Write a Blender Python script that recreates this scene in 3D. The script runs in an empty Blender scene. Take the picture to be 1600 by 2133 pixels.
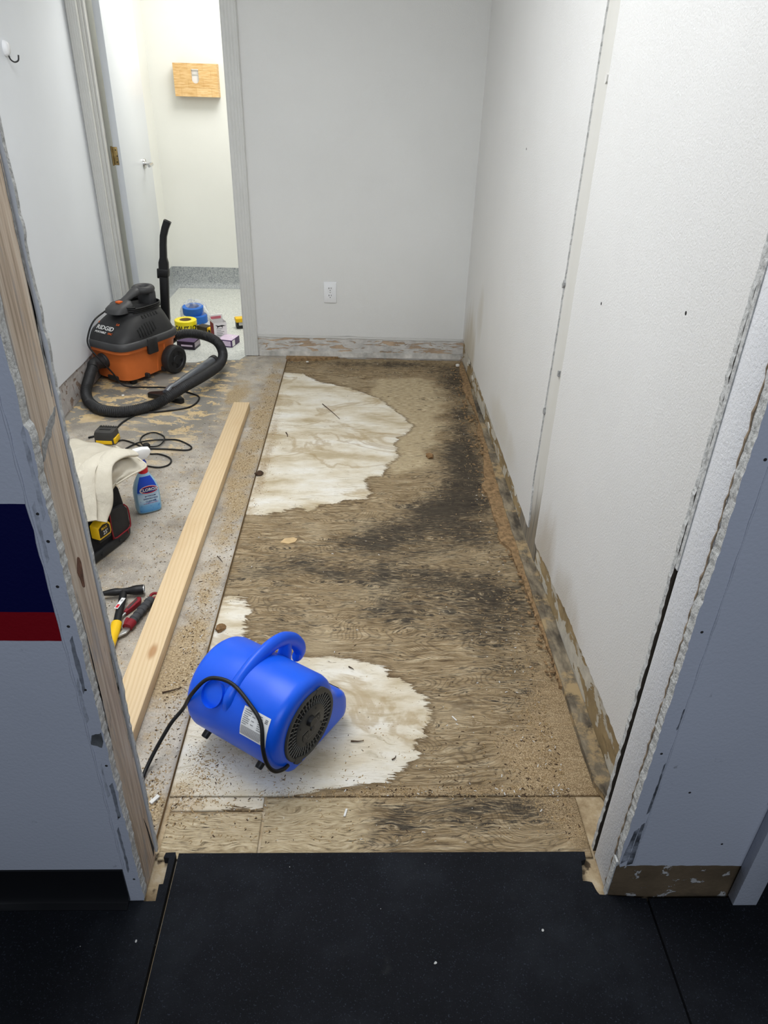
import bpy, bmesh, math, random
import numpy as np
from mathutils import Vector, Matrix

random.seed(7)
RNG = np.random.default_rng(11)
S = bpy.context.scene
COL = S.collection
PI = math.pi

# ------------------------------------------------------------------ camera
cam_d = bpy.data.cameras.new('camera')
cam_d.sensor_fit = 'VERTICAL'
cam_d.sensor_height = 36.0
cam_d.lens = 1497.0 / 2133.0 * 36.0
cam_d.clip_start = 0.02
cam = bpy.data.objects.new('camera', cam_d)
COL.objects.link(cam)
_Y = Vector((757 - 800, 165 - 1066.5, 1497.0)).normalized()       # depth axis seen by the lens
_D = Vector((718 - 800, 3556 - 1066.5, 1497.0)); _D = (_D - _Y * _D.dot(_Y)).normalized()
_Z = -_D
_X = _Y.cross(_Z)
R = Matrix(([_X[0], _X[1], _X[2]], [_Y[0], _Y[1], _Y[2]], [_Z[0], _Z[1], _Z[2]]))
right, down, fwd = R.col[0], R.col[1], R.col[2]
mw = Matrix.Identity(4)
for i in range(3):
    mw[i][0] = right[i]; mw[i][1] = -down[i]; mw[i][2] = -fwd[i]
mw[2][3] = 1.40
cam.matrix_world = mw
S.camera = cam

# ------------------------------------------------------------------ world, lights, exposure
W = bpy.data.worlds.new('world'); S.world = W; W.use_nodes = True
bgn = W.node_tree.nodes['Background']
bgn.inputs[0].default_value = (0.75, 0.86, 1.0, 1); bgn.inputs[1].default_value = 0.055
S.view_settings.view_transform = 'Standard'
S.view_settings.look = 'None'
S.view_settings.gamma = 1.0
S.view_settings.use_curve_mapping = False
S.view_settings.exposure = 0.0

def area(name, loc, size, power, color, target=None):
    d = bpy.data.lights.new(name, 'AREA'); d.shape = 'RECTANGLE'
    d.size, d.size_y = size; d.energy = power; d.color = color
    o = bpy.data.objects.new(name, d); COL.objects.link(o); o.location = loc
    if target:
        o.rotation_euler = (Vector(target) - Vector(loc)).to_track_quat('-Z', 'Y').to_euler()
    return o
area('corridor_ceiling_lamp', (-0.50, 1.72, 2.36), (1.0, 1.7), 41.0, (0.97, 0.985, 1.0))
area('bathroom_ceiling_lamp', (-0.55, 4.75, 2.36), (0.9, 0.8), 30.0, (1.0, 0.985, 0.95))
area('gym_ceiling_lamp', (0.2, -2.0, 2.8), (2.4, 1.0), 52.0, (0.80, 0.88, 1.0), (0.1, 0.9, 0.4))

# ------------------------------------------------------------------ helpers: colour and nodes
def lin(v):
    v /= 255.0
    return v / 12.92 if v <= 0.04045 else ((v + 0.055) / 1.055) ** 2.4
def c(r, g, b): return (lin(r), lin(g), lin(b), 1.0)

class NT:
    def __init__(s, name, rough=0.6, spec=0.35, metal=0.0):
        s.m = bpy.data.materials.new(name); s.m.use_nodes = True
        s.t = s.m.node_tree; s.n = s.t.nodes; s.b = s.n['Principled BSDF']
        s.b.inputs['Roughness'].default_value = rough
        s.b.inputs['Specular IOR Level'].default_value = spec
        s.b.inputs['Metallic'].default_value = metal
        s.co = s.n.new('ShaderNodeTexCoord').outputs['Object']
    def put(s, sock, v):
        if hasattr(v, 'is_output') or isinstance(v, bpy.types.NodeSocket): s.t.links.new(v, sock)
        elif isinstance(v, (int, float)):
            try: sock.default_value = v
            except TypeError: sock.default_value = (v, v, v)
        else: sock.default_value = v
    def map(s, scale=(1, 1, 1), loc=(0, 0, 0), vec=None, rot=(0, 0, 0)):
        k = s.n.new('ShaderNodeMapping'); k.inputs['Scale'].default_value = scale
        k.inputs['Location'].default_value = loc; k.inputs['Rotation'].default_value = rot
        s.put(k.inputs['Vector'], vec if vec is not None else s.co); return k.outputs[0]
    def noise(s, scale, vec=None, detail=4.0, rough=0.55, dist=0.0):
        k = s.n.new('ShaderNodeTexNoise'); s.put(k.inputs['Vector'], vec if vec is not None else s.co)
        k.inputs['Scale'].default_value = scale; k.inputs['Detail'].default_value = detail
        k.inputs['Roughness'].default_value = rough; k.inputs['Distortion'].default_value = dist
        return k.outputs['Fac']
    def wave(s, scale, vec=None, dist=4.0, dscale=1.5, direction='Y', detail=3):
        k = s.n.new('ShaderNodeTexWave'); k.bands_direction = direction
        s.put(k.inputs['Vector'], vec if vec is not None else s.co)
        k.inputs['Scale'].default_value = scale; k.inputs['Distortion'].default_value = dist
        k.inputs['Detail'].default_value = detail; k.inputs['Detail Scale'].default_value = dscale
        return k.outputs['Fac']
    def vor(s, scale, vec=None):
        k = s.n.new('ShaderNodeTexVoronoi'); s.put(k.inputs['Vector'], vec if vec is not None else s.co)
        k.inputs['Scale'].default_value = scale; return k.outputs['Distance']
    def ramp(s, fac, stops):
        k = s.n.new('ShaderNodeValToRGB'); e = k.color_ramp.elements
        while len(e) < len(stops): e.new(0.5)
        for el, (p, col) in zip(e, stops):
            el.position = p; el.color = col if len(col) == 4 else (*col, 1)
        s.put(k.inputs[0], fac); return k.outputs[0]
    def mr(s, v, a, b, lo=0.0, hi=1.0, smooth=True):
        k = s.n.new('ShaderNodeMapRange'); k.interpolation_type = 'SMOOTHSTEP' if smooth else 'LINEAR'
        s.put(k.inputs[0], v)
        for i, x in zip((1, 2, 3, 4), (a, b, lo, hi)): k.inputs[i].default_value = x
        return k.outputs[0]
    def ma(s, op, a, b=0.0):
        k = s.n.new('ShaderNodeMath'); k.operation = op
        s.put(k.inputs[0], a); s.put(k.inputs[1], b); return k.outputs[0]
    def mix(s, fac, a, b, mode='MIX'):
        k = s.n.new('ShaderNodeMix'); k.data_type = 'RGBA'; k.blend_type = mode
        s.put(k.inputs[0], fac); s.put(k.inputs[6], a); s.put(k.inputs[7], b); return k.outputs[2]
    def attr(s, name):
        k = s.n.new('ShaderNodeAttribute'); k.attribute_name = name; return k.outputs['Fac']
    def sep(s, vec=None):
        k = s.n.new('ShaderNodeSeparateXYZ'); s.put(k.inputs[0], vec if vec is not None else s.co); return k.outputs
    def col(s, v): s.put(s.b.inputs['Base Color'], v)
    def rough(s, v): s.put(s.b.inputs['Roughness'], v)
    def bump(s, h, strength=0.3, dist=0.002):
        k = s.n.new('ShaderNodeBump'); k.inputs['Strength'].default_value = strength
        k.inputs['Distance'].default_value = dist; s.put(k.inputs['Height'], h)
        s.put(s.b.inputs['Normal'], k.outputs[0])

def pm(name, base, rough=0.55, var=0.10, ns=12.0, bump=0.0, bs=250.0, metal=0.0, spec=0.35):
    """plain procedural material: a base colour with a little noise in it"""
    t = NT(name, rough, spec, metal)
    d = tuple(x * (1 - var) for x in base[:3]) + (1,); u = tuple(min(1, x * (1 + var)) for x in base[:3]) + (1,)
    t.col(t.ramp(t.noise(ns), [(0.3, d), (0.7, u)]))
    if bump: t.bump(t.noise(bs, detail=2), bump, 0.001)
    return t.m

# ------------------------------------------------------------------ helpers: geometry
def link(name, me, mats, parent=None, world=False, smooth=None, kind=None):
    o = bpy.data.objects.new(name, me); COL.objects.link(o)
    for m in (mats if isinstance(mats, (list, tuple)) else [mats]): me.materials.append(m)
    if smooth is not None:
        me.polygons.foreach_set('use_smooth', [True] * len(me.polygons))
        if smooth < 179: me.set_sharp_from_angle(angle=math.radians(smooth))
    if parent is not None:
        o.parent = parent
        if world: o.matrix_parent_inverse = parent.matrix_basis.inverted()
    if kind: o['kind'] = kind
    return o
def bmo(name, bm, mats, parent=None, world=False, smooth=None, kind=None):
    me = bpy.data.meshes.new(name)
    bmesh.ops.recalc_face_normals(bm, faces=bm.faces[:])
    bm.to_mesh(me); bm.free()
    return link(name, me, mats, parent, world, smooth, kind)
def tag(o, label, cat, group=None):
    o['label'] = label; o['category'] = cat
    if group: o['group'] = group
    return o
def thing(name, label, cat, loc=(0, 0, 0), rz=0.0, group=None):
    o = bpy.data.objects.new(name, None); COL.objects.link(o); o.empty_display_size = 0.05
    o.location = loc; o.rotation_euler = (0, 0, rz)
    o.matrix_basis = Matrix.Translation(loc) @ Matrix.Rotation(rz, 4, 'Z')
    return tag(o, label, cat, group)
def struct(o): o['kind'] = 'structure'; return o

def box(bm, lo, hi, mi=0, M=None):
    x0, y0, z0 = lo; x1, y1, z1 = hi
    P = [(x0, y0, z0), (x1, y0, z0), (x1, y1, z0), (x0, y1, z0), (x0, y0, z1), (x1, y0, z1), (x1, y1, z1), (x0, y1, z1)]
    v = [bm.verts.new((M @ Vector(p)) if M else p) for p in P]
    for f in ((0, 3, 2, 1), (4, 5, 6, 7), (0, 1, 5, 4), (1, 2, 6, 5), (2, 3, 7, 6), (3, 0, 4, 7)):
        bm.faces.new([v[i] for i in f]).material_index = mi
    return v
def boxo(name, lo, hi, mat, parent=None, bev=0.0, seg=2, world=False, M=None):
    bm = bmesh.new(); box(bm, lo, hi, 0, M)
    if bev: bmesh.ops.bevel(bm, geom=bm.edges[:], offset=bev, segments=seg, profile=0.5, affect='EDGES')
    return bmo(name, bm, mat, parent, world, smooth=40 if bev else None)
def prism(bm, pts, plane, lo, hi, side=0, cap=0, M=None):
    def P(u, v, h):
        p = Vector((h, u, v)) if plane == 'X' else Vector((u, h, v)) if plane == 'Y' else Vector((u, v, h))
        return M @ p if M else p
    a = [bm.verts.new(P(u, v, lo)) for u, v in pts]; b = [bm.verts.new(P(u, v, hi)) for u, v in pts]
    bm.faces.new(a).material_index = cap; bm.faces.new(b).material_index = cap
    for i in range(len(pts)):
        j = (i + 1) % len(pts); bm.faces.new((a[i], a[j], b[j], b[i])).material_index = side
def prismo(name, pts, plane, lo, hi, mats, parent=None, side=0, world=False, smooth=None, bev=0.0, M=None):
    bm = bmesh.new(); prism(bm, pts, plane, lo, hi, side, 0, M)
    if bev: bmesh.ops.bevel(bm, geom=bm.edges[:], offset=bev, segments=2, profile=0.5, affect='EDGES')
    return bmo(name, bm, mats, parent, world, smooth if smooth else (40 if bev else None))
def jag(p, q, n, amp, seed=0):
    """points from p to q (q left out), shaken sideways like a torn or sawn edge"""
    r = random.Random(seed); p = Vector(p); q = Vector(q); d = (q - p); nrm = Vector((-d.y, d.x)).normalized()
    out = []
    lo = [r.uniform(-1, 1) for _ in range(n // 6 + 3)]
    for i in range(n):
        k = i / 6.0; a = lo[int(k)] * (1 - k % 1) + lo[int(k) + 1] * (k % 1)
        s = (a * 0.6 + r.uniform(-1, 1) * 0.5) * amp * (0 if i == 0 else 1)
        out.append(tuple(p + d * (i / n) + nrm * s))
    return out
def spline(pts, n=8):
    """Catmull-Rom through pts"""
    P = [Vector(p) for p in pts]; P = [P[0] * 2 - P[1]] + P + [P[-1] * 2 - P[-2]]; out = []
    for i in range(1, len(P) - 2):
        for k in range(n):
            t = k / n; a, b, d, e = P[i - 1:i + 3]
            out.append(0.5 * ((2 * b) + (-a + d) * t + (2 * a - 5 * b + 4 * d - e) * t * t + (-a + 3 * b - 3 * d + e) * t ** 3))
    out.append(P[-2]); return out
def resample(pts, step):
    out = [pts[0]]; acc = 0.0
    for a, b in zip(pts, pts[1:]):
        L = (b - a).length; d = step - acc
        while d <= L:
            out.append(a + (b - a) * (d / L)); d += step
        acc = L - (d - step)
    return out
def sweep(bm, pts, rad, seg=10, caps=True, flat=None, mi=0, closed=False):
    """tube along pts; rad number, list or function(i); flat=(sx, sy) squashes the section"""
    pts = [Vector(p) for p in pts]; n = len(pts); rings = []
    up = None
    for i, p in enumerate(pts):
        if closed: t = (pts[(i + 1) % n] - pts[i - 1])
        else: t = (pts[min(i + 1, n - 1)] - pts[max(i - 1, 0)])
        if t.length < 1e-9: t = Vector((0, 0, 1))
        t.normalize()
        if up is None:
            up = Vector((0, 0, 1)) if abs(t.z) < 0.9 else Vector((1, 0, 0))
        x = t.cross(up)
        if x.length < 1e-6: x = t.orthogonal()
        x.normalize(); up = x.cross(t).normalized()
        r = rad(i) if callable(rad) else rad[i] if isinstance(rad, (list, tuple)) else rad
        fx, fy = flat if flat else (1, 1)
        rings.append([bm.verts.new(p + x * (math.cos(2 * PI * k / seg) * r * fx) + up * (math.sin(2 * PI * k / seg) * r * fy)) for k in range(seg)])
    m = n if closed else n - 1
    for i in range(m):
        A, B = rings[i], rings[(i + 1) % n]
        for k in range(seg):
            bm.faces.new((A[k], A[(k + 1) % seg], B[(k + 1) % seg], B[k])).material_index = mi
    if caps and not closed:
        bm.faces.new(rings[0]).material_index = mi; bm.faces.new(rings[-1]).material_index = mi
def tubeo(name, pts, rad, mat, parent=None, seg=10, world=False, n=8, flat=None, smooth=50, raw=False):
    bm = bmesh.new(); sweep(bm, pts if raw else spline(pts, n), rad, seg, True, flat)
    return bmo(name, bm, mat, parent, world, smooth)
def lathe(bm, prof, seg=32, M=None, mi=0):
    rings = []
    for r, z in prof:
        if r < 1e-6: rings.append([bm.verts.new(M @ Vector((0, 0, z)) if M else (0, 0, z))])
        else: rings.append([bm.verts.new((M @ Vector((r * math.cos(2 * PI * k / seg), r * math.sin(2 * PI * k / seg), z))) if M else (r * math.cos(2 * PI * k / seg), r * math.sin(2 * PI * k / seg), z)) for k in range(seg)])
    for A, B in zip(rings, rings[1:]):
        for k in range(seg):
            j = (k + 1) % seg
            if len(A) == 1 and len(B) == 1: continue
            if len(A) == 1: f = (A[0], B[k], B[j])
            elif len(B) == 1: f = (A[k], A[j], B[0])
            else: f = (A[k], A[j], B[j], B[k])
            bm.faces.new(f).material_index = mi
def latheo(name, prof, mat, parent=None, seg=32, M=None, smooth=35, world=False):
    bm = bmesh.new(); lathe(bm, prof, seg, M); return bmo(name, bm, mat, parent, world, smooth)
def loft(bm, rings, caps=True, mi=0):
    V = [[bm.verts.new(p) for p in r] for r in rings]
    for A, B in zip(V, V[1:]):
        n = len(A)
        for k in range(n): bm.faces.new((A[k], A[(k + 1) % n], B[(k + 1) % n], B[k])).material_index = mi
    if caps:
        bm.faces.new(V[0]).material_index = mi; bm.faces.new(V[-1]).material_index = mi
    return V
def sring(w, d, z, e=4.0, n=40, cx=0.0, cy=0.0, tilt=0.0):
    """superellipse ring w by d at height z; tilt raises it along +y"""
    out = []
    for k in range(n):
        a = 2 * PI * k / n; ca, sa = math.cos(a), math.sin(a)
        x = math.copysign(abs(ca) ** (2 / e), ca) * w / 2; y = math.copysign(abs(sa) ** (2 / e), sa) * d / 2
        out.append((x + cx, y + cy, z + tilt * y))
    return out
def text(name, body, size, M, mat, parent=None, extrude=0.0003, shear=0.0, world=False, bold=0.0, sx=1.0):
    cu = bpy.data.curves.new(name, 'FONT'); cu.body = body; cu.size = size; cu.extrude = extrude
    cu.align_x = 'CENTER'; cu.align_y = 'CENTER'; cu.shear = shear; cu.offset = bold; cu.resolution_u = 3
    to = bpy.data.objects.new(name, cu); COL.objects.link(to)
    me = bpy.data.meshes.new_from_object(to)
    bpy.data.objects.remove(to); bpy.data.curves.remove(cu)
    me.materials.clear()
    if sx != 1.0: me.transform(Matrix.Diagonal((sx, 1, 1, 1)))
    me.transform(M)
    me.name = name
    return link(name, me, mat, parent, world)
def frame(o, x, y):
    """matrix whose x and y axes lie along the two vectors, origin o"""
    x = Vector(x).normalized(); z = x.cross(Vector(y)).normalized(); y = z.cross(x)
    M = Matrix.Identity(4)
    for i in range(3): M[i][0], M[i][1], M[i][2], M[i][3] = x[i], y[i], z[i], o[i]
    return M

# ------------------------------------------------------------------ materials of the setting
def wall_paint(name, base, peel=0.35, stains=(), scale=210.0):
    t = NT(name, 0.55, 0.3)
    n = t.noise(2.2, detail=3)
    col = t.ramp(n, [(0.3, tuple(x * 0.955 for x in base[:3]) + (1,)), (0.7, base)])
    P = t.sep()
    for (y, z, ry, rz, cc, k) in stains:
        dy = t.ma('DIVIDE', t.ma('SUBTRACT', P[1], y), ry); dz = t.ma('DIVIDE', t.ma('SUBTRACT', P[2], z), rz)
        d = t.ma('ADD', t.ma('MULTIPLY', dy, dy), t.ma('MULTIPLY', dz, dz))
        d = t.ma('ADD', d, t.ma('MULTIPLY', t.ma('SUBTRACT', t.noise(9, t.map((1, 1, 0.35))), 0.5), 1.6))
        col = t.mix(t.ma('MULTIPLY', t.mr(d, 0.0, 1.1, 1, 0), k), col, cc)
    t.col(col)
    h = t.ma('ADD', t.noise(scale, detail=2, rough=0.5), t.ma('MULTIPLY', t.noise(scale * 2.6, detail=1), 0.35))
    t.bump(h, peel, 0.0022)
    return t.m
M_wall = wall_paint('corridor_wall_paint', c(217, 217, 214))
M_wall_r = wall_paint('right_wall_paint', c(224, 223, 220), 0.5, [
    (1.90, 0.08, 0.16, 0.22, c(160, 142, 112), 0.5), (1.62, 0.10, 0.22, 0.14, c(170, 156, 130), 0.45),
    (3.85, 0.10, 0.25, 0.30, c(176, 160, 124), 0.6), (2.75, 0.16, 0.35, 0.10, c(190, 178, 150), 0.3),
    (3.55, 0.42, 0.10, 0.16, c(186, 176, 154), 0.35)])
M_wall_l = wall_paint('left_wall_paint', c(222, 226, 231), 0.1)
M_bath = wall_paint('bathroom_wall_paint', c(228, 229, 224), 0.08)
M_ceil = wall_paint('ceiling_paint', c(225, 225, 220), 0.1)
M_trim = pm('trim_paint', c(205, 205, 201), 0.4, 0.03)
M_door = pm('door_paint', c(206, 210, 214), 0.35, 0.015, 3)

def front_paint(name, stripes):
    t = NT(name, 0.5, 0.3)
    n = t.noise(1.6, detail=3)
    col = t.ramp(n, [(0.3, c(180, 184, 195)), (0.7, c(190, 194, 206))])
    P = t.sep()
    sc = t.noise(38, detail=5)
    col = t.mix(t.ma('MULTIPLY', t.mr(sc, 0.70, 0.76), 0.5), col, c(120, 122, 128))
    if stripes:
        wob = t.ma('MULTIPLY', t.ma('SUBTRACT', t.noise(30), 0.5), 0.0016)
        zz = t.ma('ADD', P[2], wob)
        left = t.ma('LESS_THAN', t.ma('ADD', P[0], wob), -0.4375)
        nav = t.ma('MULTIPLY', t.ma('MULTIPLY', t.ma('GREATER_THAN', zz, 0.7235), t.ma('LESS_THAN', zz, 0.906)), left)
        red = t.ma('MULTIPLY', t.ma('MULTIPLY', t.ma('GREATER_THAN', zz, 0.669), t.ma('LESS_THAN', zz, 0.7236)), left)
        col = t.mix(nav, col, c(3, 6, 62)); col = t.mix(red, col, c(128, 8, 22))
    t.col(col)
    t.bump(t.noise(170, detail=2), 0.28, 0.002)
    return t.m
M_front_l = front_paint('striped_front_paint', True)
M_front_r = front_paint('grey_front_paint', False)

def gypsum(name, base):
    t = NT(name, 0.95, 0.1)
    n = t.noise(120, detail=6)
    t.col(t.ramp(n, [(0.3, tuple(x * 0.62 for x in base[:3]) + (1,)), (0.55, base)]))
    t.bump(n, 0.9, 0.004); return t.m
M_gyp = gypsum('broken_gypsum', c(205, 205, 202))
M_gyp_d = gypsum('dusty_gypsum', c(168, 168, 166))

def torn_paper(name, brown, pale, bias, sx=1.0, sy=1.0, grime=0.3, pink=False):
    """wall base where the cove was torn off: bare paper, glue and paint flakes"""
    t = NT(name, 0.85, 0.2)
    v = t.map((6 * sx, 6 * sx, 9 * sy))
    n = t.noise(1.6, v, detail=9, rough=0.62, dist=0.6)
    m = t.mr(n, bias - 0.012, bias + 0.012)
    b = t.ramp(t.noise(14, detail=6), [(0.3, tuple(x * 0.6 for x in brown[:3]) + (1,)), (0.7, brown)])
    p = t.ramp(t.noise(30, detail=5), [(0.25, tuple(x * 0.72 for x in pale[:3]) + (1,)), (0.7, pale)])
    col = t.mix(m, b, p)
    g = t.mr(t.noise(3.3, t.map((1, 1, 2.5), (3, 1, 2)), detail=8, rough=0.7), 0.54, 0.70)
    col = t.mix(t.ma('MULTIPLY', g, grime), col, c(52, 47, 42))
    if pink: col = t.mix(t.ma('MULTIPLY', t.mr(t.noise(5, t.map((1, 1, 1), (9, 4, 0))), 0.63, 0.72), 0.4), col, c(140, 100, 120))
    t.col(col); t.bump(t.ma('ADD', m, t.ma('MULTIPLY', t.noise(90, detail=5), 0.6)), 0.6, 0.003)
    return t.m
M_torn_r = torn_paper('torn_base_right', c(168, 146, 108), c(205, 198, 182), 0.50, 0.7, 1.0, 0.8, True)
M_torn_b = torn_paper('torn_base_back', c(196, 172, 146), c(206, 203, 197), 0.47, 0.8, 3.0, 0.25)
M_torn_l = torn_paper('torn_base_left', c(150, 128, 112), c(190, 184, 180), 0.43, 1.4, 1.0, 0.35)
M_torn_f = torn_paper('torn_base_front', c(112, 96, 76), c(190, 188, 186), 0.60, 2.4, 1.8, 0.6)

def stud_wood():
    t = NT('dirty_stud_wood', 0.75, 0.25)
    g = t.noise(3.0, t.map((40, 40, 1.6)), detail=7)
    col = t.ramp(g, [(0.34, c(176, 156, 134)), (0.5, c(214, 194, 172)), (0.64, c(228, 214, 196))])
    w = t.mr(t.noise(5, t.map((6, 6, 1.2), (2, 0, 5)), detail=7, rough=0.7), 0.54, 0.66)
    col = t.mix(t.ma('MULTIPLY', w, 0.6), col, c(182, 180, 180))
    d = t.mr(t.noise(9, t.map((3, 3, 0.7), (7, 2, 0)), detail=6), 0.66, 0.76)
    col = t.mix(t.ma('MULTIPLY', d, 0.7), col, c(84, 78, 76))
    t.col(col); t.bump(g, 0.25, 0.002); return t.m
M_stud = stud_wood()
M_studp = wall_paint('painted_stud', c(234, 235, 237), 0.5)

def plywood(name, warm=1.0):
    t = NT(name, 0.8, 0.2)
    warp = t.noise(2.2, t.map((1.0, 3.0, 1.0)), detail=4)
    gv = t.n.new('ShaderNodeCombineXYZ'); P = t.sep()
    t.put(gv.inputs[0], t.ma('MULTIPLY', P[0], 3.2))
    t.put(gv.inputs[1], t.ma('ADD', t.ma('MULTIPLY', P[1], 36.0), t.ma('MULTIPLY', warp, 5.0)))
    g = t.noise(2.6, gv.outputs[0], detail=9, rough=0.62)
    fine = t.noise(9.0, gv.outputs[0], detail=7, rough=0.7)
    wv = t.n.new('ShaderNodeCombineXYZ')
    t.put(wv.inputs[0], t.ma('MULTIPLY', P[0], 0.9)); t.put(wv.inputs[1], t.ma('ADD', t.ma('MULTIPLY', P[1], 4.0), t.ma('MULTIPLY', t.noise(2.6, t.map((0.8, 2.2, 1), (4, 7, 0)), detail=2), 2.6)))
    ring = t.wave(7.0, wv.outputs[0], 1.2, 4.0, 'Y', 3)
    base = t.ramp(g, [(0.33, c(90, 74, 52)), (0.45, c(138, 118, 88)), (0.55, c(164, 144, 112)), (0.68, c(194, 177, 146))])
    base = t.mix(t.ma('MULTIPLY', t.mr(ring, 0.0, 0.40, 1, 0), 0.5), base, c(84, 70, 54))
    base = t.mix(t.ma('MULTIPLY', t.mr(fine, 0.52, 0.64), 0.55), base, c(66, 56, 44))
    base = t.mix(t.ma('MULTIPLY', t.mr(fine, 0.46, 0.36), 0.4), base, c(196, 182, 156))
    base = t.mix(t.ma('MULTIPLY', t.mr(t.noise(4.2, detail=6), 0.52, 0.68), 0.35), base, c(182, 166, 136))
    # pale veneer worn at the edges
    pale = t.mr(t.ma('ADD', t.attr('pale'), t.ma('ADD', t.ma('MULTIPLY', t.ma('SUBTRACT', fine, 0.5), 0.16), t.ma('MULTIPLY', t.ma('SUBTRACT', t.noise(7, detail=6), 0.5), 0.25))), -0.03, 0.03)
    palec = t.ramp(fine, [(0.38, c(208, 194, 164)), (0.5, c(188, 170, 136)), (0.6, c(150, 132, 102))])
    base = t.mix(t.ma('MULTIPLY', pale, 0.72), base, palec)
    # mould in dark streaks along the grain
    d = t.ma('ADD', t.attr('dark'), t.ma('MULTIPLY', t.ma('SUBTRACT', g, 0.5), 2.6))
    d = t.ma('ADD', d, t.ma('MULTIPLY', t.ma('SUBTRACT', t.noise(4.5, t.map((1, 1.8, 1)), detail=9, rough=0.68), 0.5), 2.0))
    d = t.ma('ADD', d, t.ma('MULTIPLY', t.ma('SUBTRACT', fine, 0.5), 4.2))
    base = t.mix(t.ma('MULTIPLY', t.mr(d, 0.24, 1.02), 0.88), base, c(42, 39, 36))
    # light torn veneer
    L = t.ma('ADD', t.attr('light'), t.ma('ADD', t.ma('MULTIPLY', t.ma('SUBTRACT', fine, 0.5), 0.045), t.ma('MULTIPLY', t.ma('SUBTRACT', g, 0.5), 0.075)))
    L = t.ma('ADD', L, t.ma('MULTIPLY', t.ma('SUBTRACT', t.noise(9, t.map((1, 2.0, 1)), detail=6), 0.5), 0.075))
    lm = t.mr(L, -0.0008, 0.0008)
    rim = t.ma('MULTIPLY', t.mr(L, -0.022, -0.001), t.ma('SUBTRACT', 1.0, lm))
    base = t.mix(t.ma('MULTIPLY', rim, 0.6), base, c(88, 70, 48))
    lv = t.ramp(t.noise(3.5, t.map((1, 2.4, 1)), detail=7, rough=0.6), [(0.36, c(184, 168, 138)), (0.45, c(208, 196, 172)), (0.54, c(220, 212, 194)), (0.66, c(230, 226, 216))])
    lv = t.mix(t.ma('MULTIPLY', t.mr(fine, 0.52, 0.64), 0.4), lv, c(170, 156, 130))
    lv = t.mix(t.ma('MULTIPLY', t.mr(t.ma('ADD', g, t.ma('MULTIPLY', t.noise(3), 0.5)), 0.80, 0.98), 0.6), lv, c(172, 158, 128))
    sn = t.noise(2.4, t.map((1, 1.8, 1), (3, 8, 0)), detail=5, dist=0.8)
    lv = t.mix(t.ma('MULTIPLY', t.ma('MULTIPLY', t.mr(sn, 0.50, 0.535), t.mr(sn, 0.575, 0.54)), 0.5), lv, c(164, 140, 100))
    lv = t.mix(t.mr(t.noise(160, detail=3), 0.71, 0.76), lv, c(120, 100, 74))
    base = t.mix(lm, base, lv)
    # sawdust
    sp = t.noise(260, detail=3, rough=0.7)
    du = t.ma('ADD', t.attr('dust'), t.ma('MULTIPLY', t.ma('SUBTRACT', t.noise(9, detail=7, rough=0.7), 0.5), 1.3))
    dm = t.ma('MULTIPLY', t.mr(t.ma('ADD', du, t.ma('MULTIPLY', t.ma('SUBTRACT', sp, 0.5), 1.4)), 0.40, 0.95), 0.72)
    base = t.mix(dm, base, t.ramp(t.noise(420, detail=2), [(0.35, c(112, 92, 66)), (0.52, c(160, 136, 102)), (0.66, c(204, 182, 146))]))
    t.col(base)
    h = t.ma('ADD', t.ma('MULTIPLY', fine, 0.5), t.ma('ADD', t.ma('MULTIPLY', lm, 0.9), t.ma('MULTIPLY', sp, 0.35)))
    t.bump(h, 0.55, 0.002)
    return t.m
M_ply = plywood('stained_plywood')

def particle():
    t = NT('scraped_particleboard', 0.8, 0.25)
    a = t.noise(5.5, detail=11, rough=0.68); b = t.noise(17, detail=8, rough=0.7)
    sp = t.noise(240, detail=3, rough=0.7)
    base = t.ramp(a, [(0.28, c(128, 122, 114)), (0.44, c(164, 156, 144)), (0.56, c(186, 178, 165)), (0.74, c(206, 201, 192))])
    base = t.mix(t.ma('MULTIPLY', t.mr(b, 0.52, 0.66), 0.55), base, c(188, 166, 130))
    base = t.mix(t.ma('MULTIPLY', t.mr(t.noise(11, t.map((1, 1, 1), (5, 2, 0)), detail=8, rough=0.7), 0.54, 0.68), 0.6), base, c(122, 114, 104))
    base = t.mix(t.ma('MULTIPLY', t.mr(sp, 0.54, 0.66), 0.45), base, c(112, 100, 84))
    base = t.mix(t.ma('MULTIPLY', t.mr(sp, 0.46, 0.36), 0.35), base, c(214, 208, 196))
    base = t.mix(t.mr(t.noise(95, detail=4), 0.68, 0.72), base, c(226, 224, 218))
    far = t.attr('far')
    grey = t.ramp(t.noise(4, detail=6), [(0.3, c(112, 108, 100)), (0.7, c(146, 142, 134))])
    fl = t.mr(t.noise(8, t.map((1, 1.7, 1), (1, 6, 0), rot=(0, 0, 0.5)), detail=10, rough=0.72, dist=0.5), 0.515, 0.535)
    flake = t.ramp(b, [(0.3, c(190, 160, 112)), (0.6, c(214, 190, 146))])
    base = t.mix(far, base, t.mix(fl, grey, flake))
    tan = t.ma('ADD', t.attr('tan'), t.ma('MULTIPLY', t.ma('SUBTRACT', t.noise(7, detail=8, rough=0.68), 0.5), 1.5))
    tanc = t.ramp(t.noise(190, detail=4, rough=0.7), [(0.36, c(116, 96, 68)), (0.5, c(168, 146, 110)), (0.64, c(200, 180, 144))])
    base = t.mix(t.ma('MULTIPLY', t.mr(tan, 0.3, 0.75), 0.88), base, tanc)
    t.col(base); t.rough(t.mr(a, 0.3, 0.7, 0.6, 0.9))
    t.bump(t.ma('ADD', t.ma('MULTIPLY', b, 0.6), t.ma('MULTIPLY', sp, 0.5)), 0.5, 0.002)
    return t.m
M_part = particle()
M_partedge = pm('particleboard_edge', c(150, 124, 86), 0.9, 0.25, 160, 0.6, 300)
M_rot = pm('rotten_particleboard', c(138, 112, 80), 0.95, 0.45, 60, 1.0, 130)

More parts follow.
